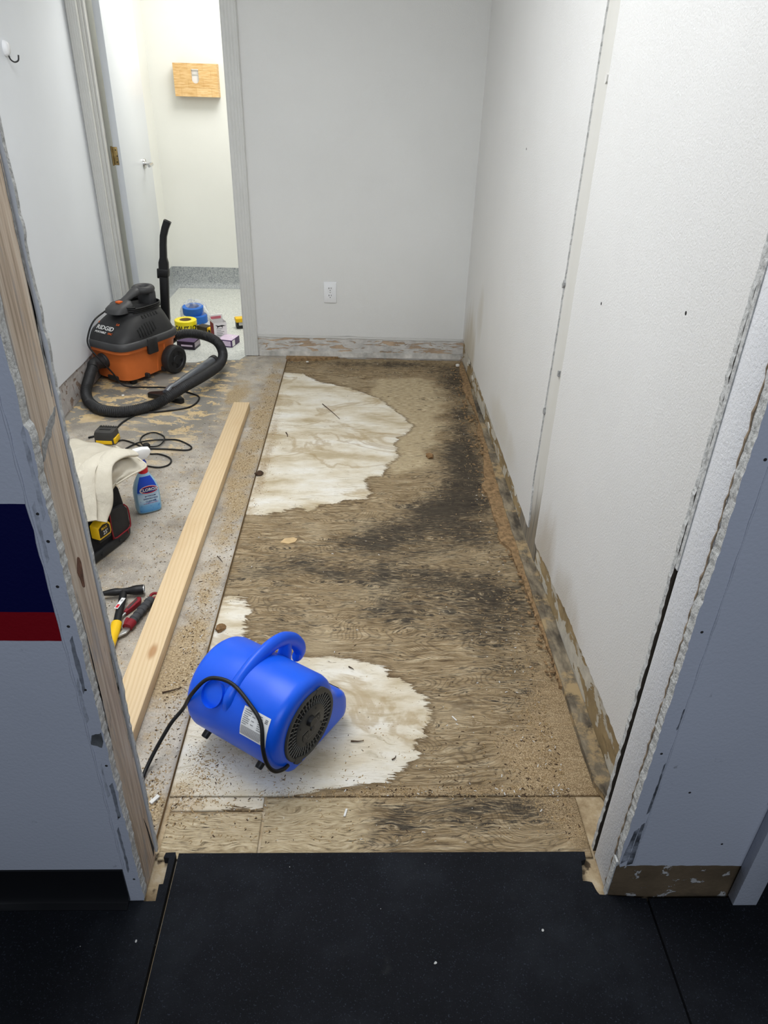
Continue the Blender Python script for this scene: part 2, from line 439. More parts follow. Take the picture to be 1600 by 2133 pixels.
def subfloor():
    t = NT('sandy_subfloor', 0.9, 0.15)
    n = t.noise(16, detail=9, rough=0.7)
    col = t.ramp(n, [(0.3, c(138, 116, 86)), (0.5, c(186, 166, 134)), (0.72, c(214, 204, 184))])
    col = t.mix(t.mr(t.noise(30, t.map((1, 1, 1), (3, 3, 0)), detail=5), 0.62, 0.7), col, c(90, 76, 60))
    t.col(col); t.bump(n, 0.6, 0.003); return t.m
M_sub = subfloor()

def rubber(name):
    t = NT(name, 0.8, 0.16)
    col = t.ramp(t.noise(3.2, detail=7, rough=0.62), [(0.35, c(12, 14, 18)), (0.5, c(18, 20, 25)), (0.65, c(30, 33, 38))])
    col = t.mix(t.mr(t.noise(330, detail=2), 0.62, 0.70), col, c(46, 51, 60))
    sm = t.mr(t.noise(5.5, t.map((1, 1, 1), (6, 3, 0)), detail=6, dist=0.4), 0.62, 0.74)
    col = t.mix(t.ma('MULTIPLY', sm, 0.4), col, c(66, 67, 66))
    col = t.mix(t.mr(t.noise(70, detail=1), 0.80, 0.81), col, c(190, 190, 186))
    t.col(col); t.bump(t.noise(380, detail=3), 0.6, 0.0015); return t.m
M_rub = rubber('speckled_black_rubber')
M_cove = pm('black_vinyl_base', c(16, 17, 20), 0.5, 0.1)

def vinyl():
    t = NT('speckled_vinyl', 0.45, 0.4)
    a = t.noise(150, detail=4, rough=0.7)
    col = t.ramp(a, [(0.32, c(128, 132, 132)), (0.45, c(186, 190, 186)), (0.6, c(208, 210, 204)), (0.72, c(232, 233, 228))])
    col = t.mix(t.ma('MULTIPLY', t.noise(2.5), 0.3), col, c(205, 206, 196))
    t.col(col); return t.m
M_vin = vinyl()
def vinyl_dark():
    t = NT('speckled_cove_vinyl', 0.45, 0.4)
    a = t.noise(130, detail=4, rough=0.7)
    col = t.ramp(a, [(0.32, c(92, 98, 104)), (0.45, c(150, 155, 158)), (0.6, c(174, 178, 178)), (0.72, c(215, 217, 215))])
    t.col(col); return t.m
M_vin2 = vinyl_dark()

def pine():
    t = NT('new_pine', 0.6, 0.25)
    P = t.sep(); v = t.n.new('ShaderNodeCombineXYZ')
    t.put(v.inputs[0], t.ma('ADD', t.ma('MULTIPLY', P[0], 26.0), t.ma('MULTIPLY', t.noise(1.6, t.map((1, 0.7, 1)), detail=2), 3.4)))
    t.put(v.inputs[1], t.ma('MULTIPLY', P[1], 0.6)); t.put(v.inputs[2], t.ma('MULTIPLY', P[2], 26.0))
    w = t.wave(1.0, v.outputs[0], 3.0, 1.2, 'X', 3)
    col = t.ramp(w, [(0.0, c(214, 186, 144)), (0.3, c(221, 195, 155)), (1.0, c(225, 200, 161))])
    col = t.mix(t.ma('MULTIPLY', t.mr(t.noise(3, t.map((60, 1.5, 60)), detail=5), 0.42, 0.62), 0.5), col, c(214, 186, 146))
    kn = t.mr(t.vor(3.0, t.map((2.6, 1, 1), (0.45, 0.3, 0))), 0.04, 0.13, 1, 0)
    col = t.mix(t.ma('MULTIPLY', kn, 0.75), col, c(168, 118, 70))
    col = t.mix(t.mr(t.noise(150, detail=2), 0.76, 0.80), col, c(80, 58, 40))
    col = t.mix(t.ma('MULTIPLY', t.mr(t.noise(6, t.map((1, 0.4, 1))), 0.5, 0.75), 0.35), col, c(206, 170, 122))
    t.col(col); t.bump(w, 0.1, 0.001); return t.m
M_pine = pine()

# ------------------------------------------------------------------ setting: floors
def sdist(poly, X, Yv):
    """signed distance to a polygon, positive inside"""
    P = np.array(poly); Q = np.roll(P, -1, 0); best = np.full(X.shape, 1e9); ins = np.zeros(X.shape, bool)
    for (ax, ay), (bx, by) in zip(P, Q):
        dx, dy = bx - ax, by - ay; L = dx * dx + dy * dy + 1e-12
        t = np.clip(((X - ax) * dx + (Yv - ay) * dy) / L, 0, 1)
        best = np.minimum(best, np.hypot(X - ax - t * dx, Yv - ay - t * dy))
        cr = ((ay > Yv) != (by > Yv)) & (X < (bx - ax) * (Yv - ay) / (by - ay + 1e-12) + ax)
        ins ^= cr
    return np.where(ins, best, -best)
def sheet(name, xs, ys, zf, thick, mats, attrs, parent=None):
    """a floor board: fine grid on top, skirt round the edge, float attributes for the stains"""
    X, Yv = np.meshgrid(xs, ys); nx, ny = len(xs), len(ys)
    Z = zf(X, Yv)
    top = np.stack([X, Yv, Z], -1).reshape(-1, 3)
    idx = np.arange(nx * ny).reshape(ny, nx)
    q = np.stack([idx[:-1, :-1], idx[:-1, 1:], idx[1:, 1:], idx[1:, :-1]], -1).reshape(-1, 4)
    bd = np.concatenate([idx[0, :], idx[1:, -1], idx[-1, -2::-1], idx[-2:0:-1, 0]])
    low = top[bd].copy(); low[:, 2] -= thick
    V = np.concatenate([top, low]); nb = len(bd); li = nx * ny + np.arange(nb)
    sk = np.stack([bd, li, np.roll(li, -1), np.roll(bd, -1)], -1)
    me = bpy.data.meshes.new(name)
    me.from_pydata(V.tolist(), [], np.concatenate([q, sk]).tolist())
    me.polygons.foreach_set('use_smooth', [True] * len(q) + [False] * nb)
    me.polygons.foreach_set('material_index', [0] * len(q) + [1 if len(mats) > 1 else 0] * nb)
    for k, f in attrs.items():
        a = me.attributes.new(k, 'FLOAT', 'POINT'); v = f(X, Yv).reshape(-1)
        a.data.foreach_set('value', np.concatenate([v, v.reshape(-1)[bd]]).astype(np.float32))
    me.update()
    return link(name, me, mats, parent)
def blobs(lst):
    def f(X, Yv):
        o = np.zeros(X.shape)
        for x, y, rx, ry, k in lst: o += k * np.exp(-(((X - x) / rx) ** 2 + ((Yv - y) / ry) ** 2))
        return o
    return f
LA = [(-.46, 3.85), (-.319, 3.821), (-.239, 3.721), (-.138, 3.669), (-.012, 3.591), (.105, 3.47), (.179, 3.317), (.224, 3.224), (.254, 3.141), (.232, 3.069), (.174, 3.019), (.164, 2.938), (.169, 2.831), (.124, 2.742), (.089, 2.645), (.015, 2.593), (.042, 2.517), (.026, 2.44), (-.049, 2.43), (-.124, 2.406), (-.191, 2.354), (-.215, 2.382), (-.244, 2.382), (-.296, 2.33), (-.46, 2.30)]
LA2 = [(.106, 3.783), (.265, 3.769), (.396, 3.753), (.431, 3.612), (.44, 3.492), (.41, 3.332), (.367, 3.253), (.385, 3.185), (.4, 3.102), (.341, 2.944), (.302, 2.869), (.27, 2.707), (.226, 2.662), (.10, 2.66), (.05, 3.0), (.05, 3.45)]
LB = [(-.458, 1.802), (-.35, 1.803), (-.337, 1.767), (-.335, 1.68), (-.329, 1.626), (-.291, 1.554), (-.46, 1.54)]
LC = [(-.30, 1.515), (-.185, 1.553), (-.14, 1.54), (-.079, 1.54), (-.018, 1.536), (.043, 1.523), (.091, 1.496), (.096, 1.468), (.142, 1.442), (.174, 1.394), (.196, 1.371), (.191, 1.341), (.176, 1.297), (.169, 1.268), (.172, 1.243), (.147, 1.227), (.154, 1.2), (.123, 1.161), (.091, 1.139), (.039, 1.12), (-.011, 1.1), (-.086, 1.08), (-.158, 1.071), (-.205, 1.05), (-.47, 1.0), (-.479, 1.212), (-.433, 1.387)]
f_light = lambda X, Y_: np.maximum.reduce([sdist(p, X, Y_) for p in (LA, LB, LC)])
f_pale = lambda X, Y_: sdist(LA2, X, Y_)
DARK = [(.10, 2.0, .55, .28, .30), (.30, 1.65, .35, .3, .16), (.2, 3.9, .45, .2, .22), (.35, 2.5, .12, .6, .2), (.52, 3.75, .10, .22, .85), (.52, 3.30, .08, .25, .8), (.49, 2.95, .10, .22, .85), (.46, 2.70, .11, .2, .9), (.42, 2.45, .13, .16, .9), (.28, 2.36, .13, .09, .75),
        (.17, 2.22, .16, .10, .7), (.02, 2.13, .2, .08, .55), (.42, 2.2, .15, .10, .55), (.25, 1.92, .22, .09, .45), (.42, 1.83, .12, .10, .75), (-.07, 1.98, .2, .07, .4), (-.3, 1.95, .12, .10, .4),
        (.37, 1.68, .15, .08, .6), (-.22, 1.72, .10, .07, .35), (.08, 1.77, .16, .07, .45), (.48, 1.05, .12, .05, .95), (.28, 1.03, .12, .06, .7), (.09, 1.02, .06, .05, .65), (-.14, 4.0, .25, .05, .5),
        (.28, 4.0, .3, .06, .6), (.46, 1.33, .10, .10, .35), (.27, 1.17, .10, .04, .3), (-.40, 2.25, .06, .05, .2), (.45, 1.5, .10, .12, .4)]
f_dark = blobs(DARK)
_dl = blobs([(.55, 1.30, .14, .40, .95), (.50, 1.10, .12, .16, .7), (.55, 2.9, .05, .9, .7), (-.40, 3.0, .035, .5, .75), (-.40, 2.6, .03, .2, .5), (-.39, 1.06, .06, .05, .8), (-.30, 1.19, .12, .10, .42),
             (.20, 1.09, .35, .02, .75), (-.05, 1.075, .2, .012, .6), (-.2, 3.95, .25, .10, .5), (.40, 1.2, .12, .10, .45), (-.40, 1.45, .04, .25, .4)])
f_dust = lambda X, Y_: _dl(X, Y_)
def zn(X, Y_):
    return 0.0006 * np.sin(X * 37 + 3 * np.sin(Y_ * 5)) * np.sin(Y_ * 23)
def z_ply(X, Y_):
    L = f_light(X, Y_)
    return -0.011 + zn(X, Y_) + np.where(L > 0, 0.0014, 0.0)
floor = boxo('floor', (-1.6, -2.2, -0.06), (2.4, 4.2, -0.0155), M_sub); struct(floor)
main = sheet('plywood_panel', np.arange(-.422, .598, .005), np.arange(1.079, 4.0905, .005), z_ply, .004, [M_ply],
             {'light': f_light, 'pale': f_pale, 'dark': f_dark, 'dust': f_dust}, floor)
A_ = {'light': f_light, 'pale': lambda X, Y_: np.full(X.shape, -1.0), 'dark': f_dark, 'dust': f_dust}
sheet('plywood_strip', np.arange(-.412, -.2045, .005), np.arange(.924, 1.0385, .005), lambda X, Y_: -.0105 + zn(X, Y_), .004, [M_ply], dict(A_, light=lambda X, Y_: np.full(X.shape, -1.0), pale=lambda X, Y_: np.full(X.shape, .5), dust=lambda X, Y_: np.full(X.shape, .25)), floor)
sheet('plywood_strip', np.arange(-.412, -.2045, .005), np.arange(1.0415, 1.0785, .005), lambda X, Y_: -.011 + zn(X, Y_), .004, [M_ply], A_, floor)
sheet('plywood_strip', np.arange(-.2005, .51, .005), np.arange(.924, 1.0765, .005), lambda X, Y_: -.0098 + zn(X, Y_), .005, [M_ply], dict(A_, light=lambda X, Y_: np.full(X.shape, -1.0), pale=lambda X, Y_: .22 - np.abs(X + .2)), floor)
f_far = lambda X, Y_: np.clip((Y_ - 2.85 + .25 * np.sin(X * 9) * np.sin(Y_ * 4)) / .35, 0, 1) * np.clip((-.62 - X) / .12, 0, 1)
_t1 = blobs([(-.46, 3.3, .10, .8, .75), (-.48, 2.4, .07, .35, .55), (-.47, 1.8, .05, .3, .45), (-.50, 1.45, .08, .22, .8), (-.46, 1.03, .08, .06, .9), (-.66, 2.6, .04, 1.4, .35), (-.62, 3.5, .06, .25, .6), (-.75, 1.75, .15, .2, .3)])
board = sheet('particleboard_panel', np.concatenate([np.arange(-1.385, -.43, .012), [-.424]]), np.arange(.93, 4.09, .012), lambda X, Y_: zn(X, Y_) * .8, .014, [M_part, M_partedge],
              {'far': f_far, 'tan': _t1}, floor)

# rotten remains of the top layer along the right wall, and the grey strip under the wall
rem = [(.596, 4.06), (.575, 3.98), (.560, 3.85), (.566, 3.70), (.548, 3.62), (.560, 3.50), (.569, 3.351), (.575, 3.174), (.55, 3.037), (.560, 2.91), (.540, 2.78), (.524, 2.655), (.523, 2.592), (.5, 2.559), (.515, 2.434), (.51, 2.307), (.518, 2.222), (.505, 2.17), (.509, 2.142), (.532, 2.096), (.540, 1.95), (.545, 1.846), (.550, 1.70), (.556, 1.56), (.552, 1.42)]
rp = []
for i in range(len(rem) - 1): rp += jag(rem[i], rem[i + 1], 6, .006, i)
rp += [rem[-1], (.597, 1.40)]
prismo('particleboard_remnant', rp, 'Z', -.012, .001, [M_rot], floor)
t = NT('grey_sole_strip', .75, .2)
_a = t.noise(7, t.map((3, 1, 1)), detail=7, rough=.65)
t.col(t.mix(t.mr(t.noise(11, t.map((1, 1, 1), (2, 5, 0)), detail=7, rough=.7), .5, .62), t.ramp(_a, [(.36, c(70, 64, 56)), (.5, c(116, 106, 90)), (.62, c(150, 138, 116))]), c(166, 144, 108)))
t.bump(_a, .6, .003); M_sole = t.m
sp_ = jag((.560, 1.10), (.562, 2.25), 22, .003, 5) + jag((.562, 2.25), (.580, 3.2), 16, .006, 6) + [(.590, 3.6), (.602, 3.6), (.602, 1.06), (.575, 1.06)]
prismo('sole_strip', sp_, 'Z', -.010, .006, [M_sole], floor)
# torn flap of the top layer by the back wall
fp = jag((-.43, 4.03), (-.30, 4.04), 5, .006, 3) + jag((-.30, 4.04), (-.16, 4.062), 5, .008, 4) + [(-.12, 4.088), (-.43, 4.088)]
prismo('particleboard_remnant', fp, 'Z', -.012, .003, [M_rot], floor)

bfl = []
bfl += [(-1.44, 3.97)] + jag((-1.10, 3.96), (-1.006, 3.926), 4, .004, 1) + jag((-1.006, 3.926), (-.93, 3.94), 4, .004, 2) + jag((-.93, 3.94), (-.878, 3.985), 4, .004, 3) + jag((-.878, 3.985), (-.665, 4.0), 8, .004, 4) + [(-.655, 4.09), (-.655, 4.20), (.2, 4.20), (.2, 5.66), (-1.44, 5.66)]
struct(prismo('floor_bathroom', bfl, 'Z', -.02, .0028, [M_vin]))

# ------------------------------------------------------------------ setting: ceilings and bathroom shell
struct(boxo('ceiling', (-1.6, .831, 2.40), (.9, 5.8, 2.46), M_ceil))
struct(boxo('wall_bathroom_back', (-1.5, 5.64, -.02), (.3, 5.72, 2.40), M_bath))
struct(boxo('wall_bathroom_left', (-1.5, 4.19, -.02), (-1.43, 5.64, 2.40), M_bath))
struct(boxo('wall_bathroom_right', (.2, 4.19, -.02), (.28, 5.64, 2.40), M_bath))
cv = [(0.0, .150), (.004, .150), (.004, .045), (.008, .028), (.018, .012), (.032, .0045), (.05, .003)]
bm = bmesh.new()
loft(bm, [[(x, 5.64 - d if d else 5.6399, z) for d, z in cv] + [(x, 5.6399, .003)] for x in (-1.43, .2)])
struct(bmo('baseboard_bathroom_back', bm, M_vin2, smooth=40))
bm = bmesh.new()
loft(bm, [[(-1.43 + d, y, z) for d, z in cv] + [(-1.43, y, .003)] for y in (4.2, 5.64)])
struct(bmo('baseboard_bathroom_left', bm, M_vin2, smooth=40))

# ------------------------------------------------------------------ setting: corridor walls
wl = struct(boxo('wall_left', (-1.46, .9, -.012), (-1.385, 4.19, 2.40), M_torn_l))
prismo('drywall_panel', [(.94, 2.40), (.94, .16)] + jag((.94, .16), (4.09, .146), 90, .004, 8) + [(4.09, .146), (4.09, 2.40)], 'X', -1.386, -1.3805, [M_wall_l, M_gyp], wl, side=1)
wb = struct(boxo('wall_back', (-.645, 4.090, -.012), (.66, 4.19, 2.40), M_torn_b))
prismo('drywall_panel', [(-.60, 2.40), (-.60, .128)] + jag((-.60, .128), (.598, .120), 40, .0025, 9) + [(.598, .120), (.598, 2.40)], 'Y', 4.0855, 4.0915, [M_wall, M_gyp], wb, side=1)
bm = bmesh.new(); prism(bm, [(-.60, .112)] + jag((-.60, .128), (.598, .120), 30, .001, 2) + [(.598, .120)] + jag((.598, .104), (-.60, .112), 40, .004, 4), 'Y', 4.0868, 4.091)
bmo('paint_edge', bm, M_trim, wb)
bm = bmesh.new(); prism(bm, [(-.585, -.002), (-.585, .028)] + jag((-.585, .028), (.592, .032), 50, .005, 14) + [(.592, .032), (.592, -.002)], 'Y', 4.084, 4.091)
bmo('glue_edge', bm, pm('grimy_glue_edge', c(190, 187, 180), .7, .35, 18), wb)
struct(boxo('wall_back_over_door', (-1.40, 4.090, 2.03), (-.645, 4.19, 2.40), M_wall))

wr = struct(boxo('wall_right', (.603, .93, -.012), (.67, 4.19, 2.40), M_torn_r))
near = jag((.93, .132), (1.10, .130), 8, .004, 20) + jag((1.10, .130), (1.585, .114), 34, .006, 21) + jag((1.585, .114), (2.004, .080), 30, .008, 22) + [(2.004, .080)] + jag((2.010, .09), (2.034, 2.40), 120, .0022, 23) + [(2.034, 2.40), (.93, 2.40)]
prismo('drywall_panel', near, 'X', .5945, .604, [M_wall_r, M_gyp], wr, side=1)
far_ = jag((2.118, .07), (2.145, .25), 12, .003, 24) + jag((2.145, .25), (2.138, .75), 30, .0025, 25) + jag((2.138, .75), (2.138, 1.62), 50, .0025, 26) + [(2.140, 2.40), (4.092, 2.40)] + jag((4.092, .125), (3.2, .098), 30, .003, 27) + jag((3.2, .098), (2.118, .07), 36, .004, 28)
prismo('drywall_panel', far_, 'X', .5945, .604, [M_wall_r, M_gyp], wr, side=1)
def batten():
    t = NT('bare_seam_paint', 0.6, 0.3)
    P = t.sep()
    col = t.ramp(t.noise(6, t.map((1, 1, 0.2)), detail=6), [(0.3, c(206, 204, 196)), (0.7, c(216, 214, 208))])
    d = t.ma('ADD', P[2], t.ma('MULTIPLY', t.noise(5, t.map((4, 4, 0.8)), detail=6), 0.32))
    col = t.mix(t.ma('MULTIPLY', t.mr(d, 0.22, 0.46, 1, 0), 0.85), col, t.ramp(t.noise(14, t.map((5, 5, 0.3)), detail=5), [(0.35, c(58, 52, 44)), (0.6, c(126, 112, 88)), (0.75, c(104, 74, 78))]))
    t.col(col); return t.m
boxo('seam_strip', (.5995, 2.000, .0), (.6035, 2.26, 2.40), batten(), wr)
M_tap = pm('torn_tape', c(222, 220, 214), .8, .1)
for i, (y, z) in enumerate([(2.039, 1.42), (2.046, .66), (2.140, .90), (2.142, .50)]):
    bm = bmesh.new(); r_ = random.Random(i)
    prism(bm, [(y + (.007 + r_.uniform(-.003, .003)) * math.cos(a), z + (.012 + r_.uniform(-.006, .004)) * math.sin(a)) for a in [k * PI / 4 for k in range(8)]], 'X', .5925, .5995)
    bmo('drywall_tear', bm, M_gyp_d if i != 0 else M_tap, wr)
# torn paper and paint flakes on the right wall base
M_flake = pm('paint_flake', c(214, 210, 198), .8, .18, 30)
for i in range(9):
    r_ = random.Random(100 + i); y = r_.uniform(1.9, 3.9); z = r_.uniform(.02, .09); s = r_.uniform(.006, .02)
    bm = bmesh.new()
    prism(bm, [(y + s * 1.6 * r_.uniform(.5, 1.2) * math.cos(a) + .3 * s * math.sin(a), z + s * r_.uniform(.5, 1.1) * math.sin(a)) for a in [k * PI / 4.5 for k in range(9)]], 'X', .6008, .604)
    bmo('paint_flake', bm, M_flake, wr)

# dents and nail holes
M_hole = pm('hole_shade', c(46, 44, 44), .9, .2)  # painted shade for holes, cracks and slots; also colours the hinge screws
for y, z in [(1.775, .941), (1.30, 1.05), (2.9, 1.2)]:
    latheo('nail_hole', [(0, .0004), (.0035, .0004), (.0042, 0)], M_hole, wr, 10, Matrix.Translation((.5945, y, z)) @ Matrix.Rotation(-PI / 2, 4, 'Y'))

# ------------------------------------------------------------------ setting: front wall with the stripped opening
YF, YB = .831, .945
wfl = struct(boxo('wall_front_left', (-2.4, .852, -.012), (-.455, .925, 2.60), M_gyp_d))
pts = [(-2.4, -.004), (-.4165, -.004)] + jag((-.4135, .0), (-.4135, 1.02), 150, .0022, 31) + jag((-.4175, 1.02), (-.4160, 2.1), 60, .002, 32) + [(-.416, 2.6), (-2.4, 2.6)]
prismo('drywall_panel', pts, 'Y', YF, .851, [M_front_l, M_gyp], wfl, side=1)
pts = [(-2.4, -.004), (-.414, -.004)] + jag((-.4135, .0), (-.4135, 2.1), 190, .0022, 33) + [(-.414, 2.6), (-2.4, 2.6)]
prismo('drywall_panel', pts, 'Y', .937, YB, [M_wall_l, M_gyp], wfl, side=1)
boxo('stud', (-.455, .854, -.010), (-.4165, .933, 2.6), M_stud, wfl, bev=.002)
bm = bmesh.new(); prism(bm, [(.889 + .008 * math.cos(a) * (1 + .3 * math.sin(3 * a)), .752 + .027 * math.sin(a) + .004 * math.sin(2 * a)) for a in [k * PI / 8 for k in range(16)]], 'X', -.4175, -.4158)
bmo('knot_hole', bm, pm('dark_knot', c(112, 78, 60), .9, .5, 90), wfl)
for nm, p in (('wood_crack', [(.921, .005), (.930, .02), (.921, .10), (.913, .14), (.918, .09)]),):
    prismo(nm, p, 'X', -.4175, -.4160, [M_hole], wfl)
for x, z in [(-.428, .891), (-.423, .847), (-.426, .77), (-.425, .697), (-.424, .569), (-.421, .393), (-.422, .257), (-.423, .07)]:
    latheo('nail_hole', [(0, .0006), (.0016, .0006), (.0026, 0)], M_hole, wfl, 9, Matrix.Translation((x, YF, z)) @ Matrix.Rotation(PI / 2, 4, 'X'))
for i, (y0, z0, y1, z1) in enumerate([(.858, .955, .928, .995), (.925, 1.02, .931, 1.30), (.857, .40, .862, .70), (.926, .30, .931, .55)]):
    w = .012 if i == 0 else .004; up = (0, w) if i == 0 else (w, 0)
    P_ = jag((y0, z0), (y1, z1), 14, .004, 80 + i) + jag((y1 + (0 if i == 0 else -.003), z1 + .01), (y0 + (0 if i == 0 else w * .8), z0 + .022), 14, .004, 90 + i)
    prismo('plaster_smear', P_, 'X', -.4170, -.4157, [M_gyp_d], wfl)
for i, (x, z, w, h) in enumerate([(-.4300, .86, .0025, .05), (-.4255, .62, .003, .06), (-.4330, .545, .002, .05), (-.4215, .30, .0035, .05), (-.4300, .355, .0022, .045), (-.4290, .16, .0020, .07), (-.4200, .95, .0025, .07)]):
    P_ = jag((x - w, z - h), (x - w, z + h), 12, .0018, 120 + i) + jag((x + w, z + h), (x + w, z - h), 12, .0018, 130 + i)
    prismo('dirt_streak', P_, 'Y', YF - .0004, YF + .001, [pm('wall_dirt', c(120, 124, 132) if i % 2 else c(164, 168, 178), .9, .3, 80)], wfl)
# ridge of paint where the old door casing ended
rp_ = []
bm = bmesh.new(); sweep(bm, [(-.4375 + .0006 * math.sin(k * 1.7), YF - .0001, .105 + k * .02) for k in range(75)], lambda i: .0019 + .0006 * math.sin(i * 2.1), 6)
bmo('paint_ridge', bm, M_front_r, wfl, smooth=60)
bm = bmesh.new(); r_ = random.Random(5)
for a, b in [(.33, .345), (.36, .42), (.45, .52)]:
    pass
prism(bm, [(-.437, .447)] + jag((-.437, .447), (-.417, .437), 6, .002, 1) + [(-.416, .452)] + jag((-.416, .474), (-.436, .468), 6, .003, 2), 'Y', YF - .0012, YF + .001)
bmo('glue_patch', bm, pm('dirty_glue_patch', c(96, 98, 100), .8, .4, 40), wfl)
# black cove base, its foot curling away from the wall
bm = bmesh.new(); rings = []
for k in range(13):
    x = -2.4 + (1.96) * k / 12; curl = .004 + .004 * math.sin(k * .9 + 1)
    rings.append([(x, YF, .102), (x, YF - .0035, .102), (x, YF - .0035, .02), (x, YF - .010 - curl, .009), (x, YF - .022 - curl, .0065), (x, YF - .022 - curl, .0045), (x, YF, .0045)])
loft(bm, rings); struct(bmo('baseboard_front_left', bm, M_cove, smooth=40))

wfr = struct(boxo('wall_front_right', (.560, .852, -.012), (.815, .925, 2.60), M_gyp_d))
pts = [(.5165, .100)] + jag((.512, .0), (.5105, 2.1), 210, .0024, 41)[12:] + [(.510, 2.6), (.815, 2.6), (.815, .100)] + jag((.76, .100), (.5165, .104), 24, .002, 42)
prismo('drywall_panel', pts, 'Y', YF, .851, [M_front_r, M_gyp], wfr, side=1)
boxo('torn_base', (.512, YF + .003, -.010), (.764, .852, .106), M_torn_f, wfr)
boxo('gypsum_corner', (.5095, YF + .004, -.008), (.5135, .850, .11), M_gyp, wfr)
pts = [(.70, -.004), (.511, -.004)] + jag((.5105, .0), (.5105, 2.1), 190, .0024, 43) + [(.511, 2.6), (.70, 2.6)]
dwb = prismo('drywall_panel', pts, 'Y', .934, YB, [M_wall_r, M_gyp, pm('gap_shade_paper', c(70, 62, 52), .9, .2, 40)], wfr, side=1)  # backing paper darkened so the open gap's shade is put into its colour
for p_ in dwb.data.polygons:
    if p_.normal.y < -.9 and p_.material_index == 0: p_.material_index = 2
st = boxo('stud', (.5125, .8515, -.008), (.551, .9262, 2.6), M_studp, wfr, bev=.0015)
# above 0.8 m the gap between stud and drywall is still closed with compound
boxo('joint_compound', (.5108, .9250, .74), (.56, .9345, 2.6), M_gyp, wfr)
bm = bmesh.new(); sweep(bm, [(.5115 + .0012 * math.sin(k * 2.3), .8525 + .0012 * math.sin(k * 1.1), .0 + k * .012) for k in range(150)], lambda i: .0012 + .0011 * abs(math.sin(i * .7) * math.sin(i * .13)), 5)
bmo('torn_paper_edge', bm, pm('brown_paper_edge', c(150, 132, 110), .9, .3, 90), wfr)
for x, z in [(.525, .693), (.525, .422), (.533, .987), (.70, .17), (.60, .32)]:
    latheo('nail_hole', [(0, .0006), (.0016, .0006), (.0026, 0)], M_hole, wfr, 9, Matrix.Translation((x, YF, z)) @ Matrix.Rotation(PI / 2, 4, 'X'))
bm = bmesh.new(); sweep(bm, [(.5405 + .0005 * math.sin(k * 1.9), YF, .11 + k * .02) for k in range(60)], lambda i: .0016 + .0005 * math.sin(i * 1.3), 6)
bmo('paint_ridge', bm, M_front_r, wfr, smooth=60)
def mould(name):
    t = NT(name, .9, .1); n = t.noise(30, detail=6)
    t.col(t.ramp(n, [(.35, c(56, 58, 62)), (.5, c(104, 108, 116)), (.62, c(160, 164, 175))])); return t.m
M_mould = mould('black_mould')
for i, (x0, z0, x1, z1, w) in enumerate([(.5345, .105, .5345, .235, .006), (.5365, .26, .5375, .40, .0022), (.5380, .48, .5385, .53, .0014)]):
    L_ = jag((x0 - w, z0), (x1 - w * .4, z1), 20, .0012, 50 + i); R_ = jag((x1 + w * .4, z1), (x0 + w, z0), 20, .0012, 60 + i)
    prismo('mould_streak', L_ + R_, 'Y', YF - .0006, YF + .001, [M_mould], wfr)
prismo('mould_streak', jag((.516, .11), (.522, .22), 10, .002, 70) + jag((.530, .22), (.528, .11), 10, .002, 71), 'Y', YF - .0005, YF + .001, [M_mould], wfr)
struct(boxo('trim_1', (.757, .808, .0045), (.806, .8305, 2.6), M_front_r, bev=.002))
struct(boxo('wall_front_head', (-.413, YF, 2.06), (.51, YB, 2.6), M_front_r))

# ------------------------------------------------------------------ setting: bathroom door and its frame
def casing(name, x0, x1, flip=False):
    w = x1 - x0; P = [(x0, 4.0895), (x0, 4.076)]
    for k in range(4):
        a = x0 + w * (.10 + .20 * k)
        P += [(a, 4.0715), (a + w * .12, 4.0715), (a + w * .14, 4.0730), (a + w * .18, 4.0730)]
    P += [(x1 - w * .06, 4.0715), (x1, 4.076), (x1, 4.0895)]
    return struct(prismo(name, P, 'Z', .004, 2.09, [M_trim]))
casing('trim_2', -.671, -.592)
casing('trim_3', -1.3800, -1.326)
struct(boxo('trim_4', (-1.3800, 4.0725, 2.0905), (-.592, 4.0895, 2.16), M_trim, bev=.002))
dj = struct(boxo('trim_5', (-1.345, 4.090, .004), (-1.318, 4.195, 2.03), M_trim))
boxo('door_stop', (-1.318, 4.105, .004), (-1.302, 4.140, 2.03), M_trim, dj, bev=.001)
boxo('jamb_edge', (-1.318, 4.0915, .004), (-1.312, 4.098, 2.03), M_trim, dj)
struct(boxo('trim_6', (-.662, 4.0905, .004), (-.645, 4.195, 2.03), M_trim))
d1 = struct(boxo('door_1', (-1.282, 4.165, .012), (-1.247, 4.745, 2.02), M_door, bev=.0015))
M_brass = pm('old_brass', c(150, 128, 84), .35, .2, 60, metal=.9)
M_chrome = pm('brushed_nickel', c(196, 196, 194), .25, .05, metal=1.0)
for z in (1.024, .22, 1.83):
    h = boxo('hinge', (-1.288, 4.1605, z - .042), (-1.262, 4.1655, z + .042), M_brass, d1, bev=.002)
    for dz, dx in ((-.028, .018), (0, .022), (.028, .018)):
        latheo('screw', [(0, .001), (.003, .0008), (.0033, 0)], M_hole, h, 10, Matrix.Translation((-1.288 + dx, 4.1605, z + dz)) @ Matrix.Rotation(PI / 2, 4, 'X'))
    latheo('hinge_pin', [(0, -.045), (.005, -.045), (.005, .045), (0, .045)], M_brass, h, 12, Matrix.Translation((-1.290, 4.160, z)))
hd = latheo('handle', [(0, .010), (.024, .010), (.0265, .006), (.0265, 0)], M_chrome, d1, 24, Matrix.Translation((-1.247, 4.575, .952)) @ Matrix.Rotation(PI / 2, 4, 'Y'))
tubeo('lever', [(-1.24, 4.575, .952), (-1.215, 4.575, .952), (-1.200, 4.567, .952), (-1.196, 4.540, .951), (-1.197, 4.49, .949)], .0085, M_chrome, hd, 12)

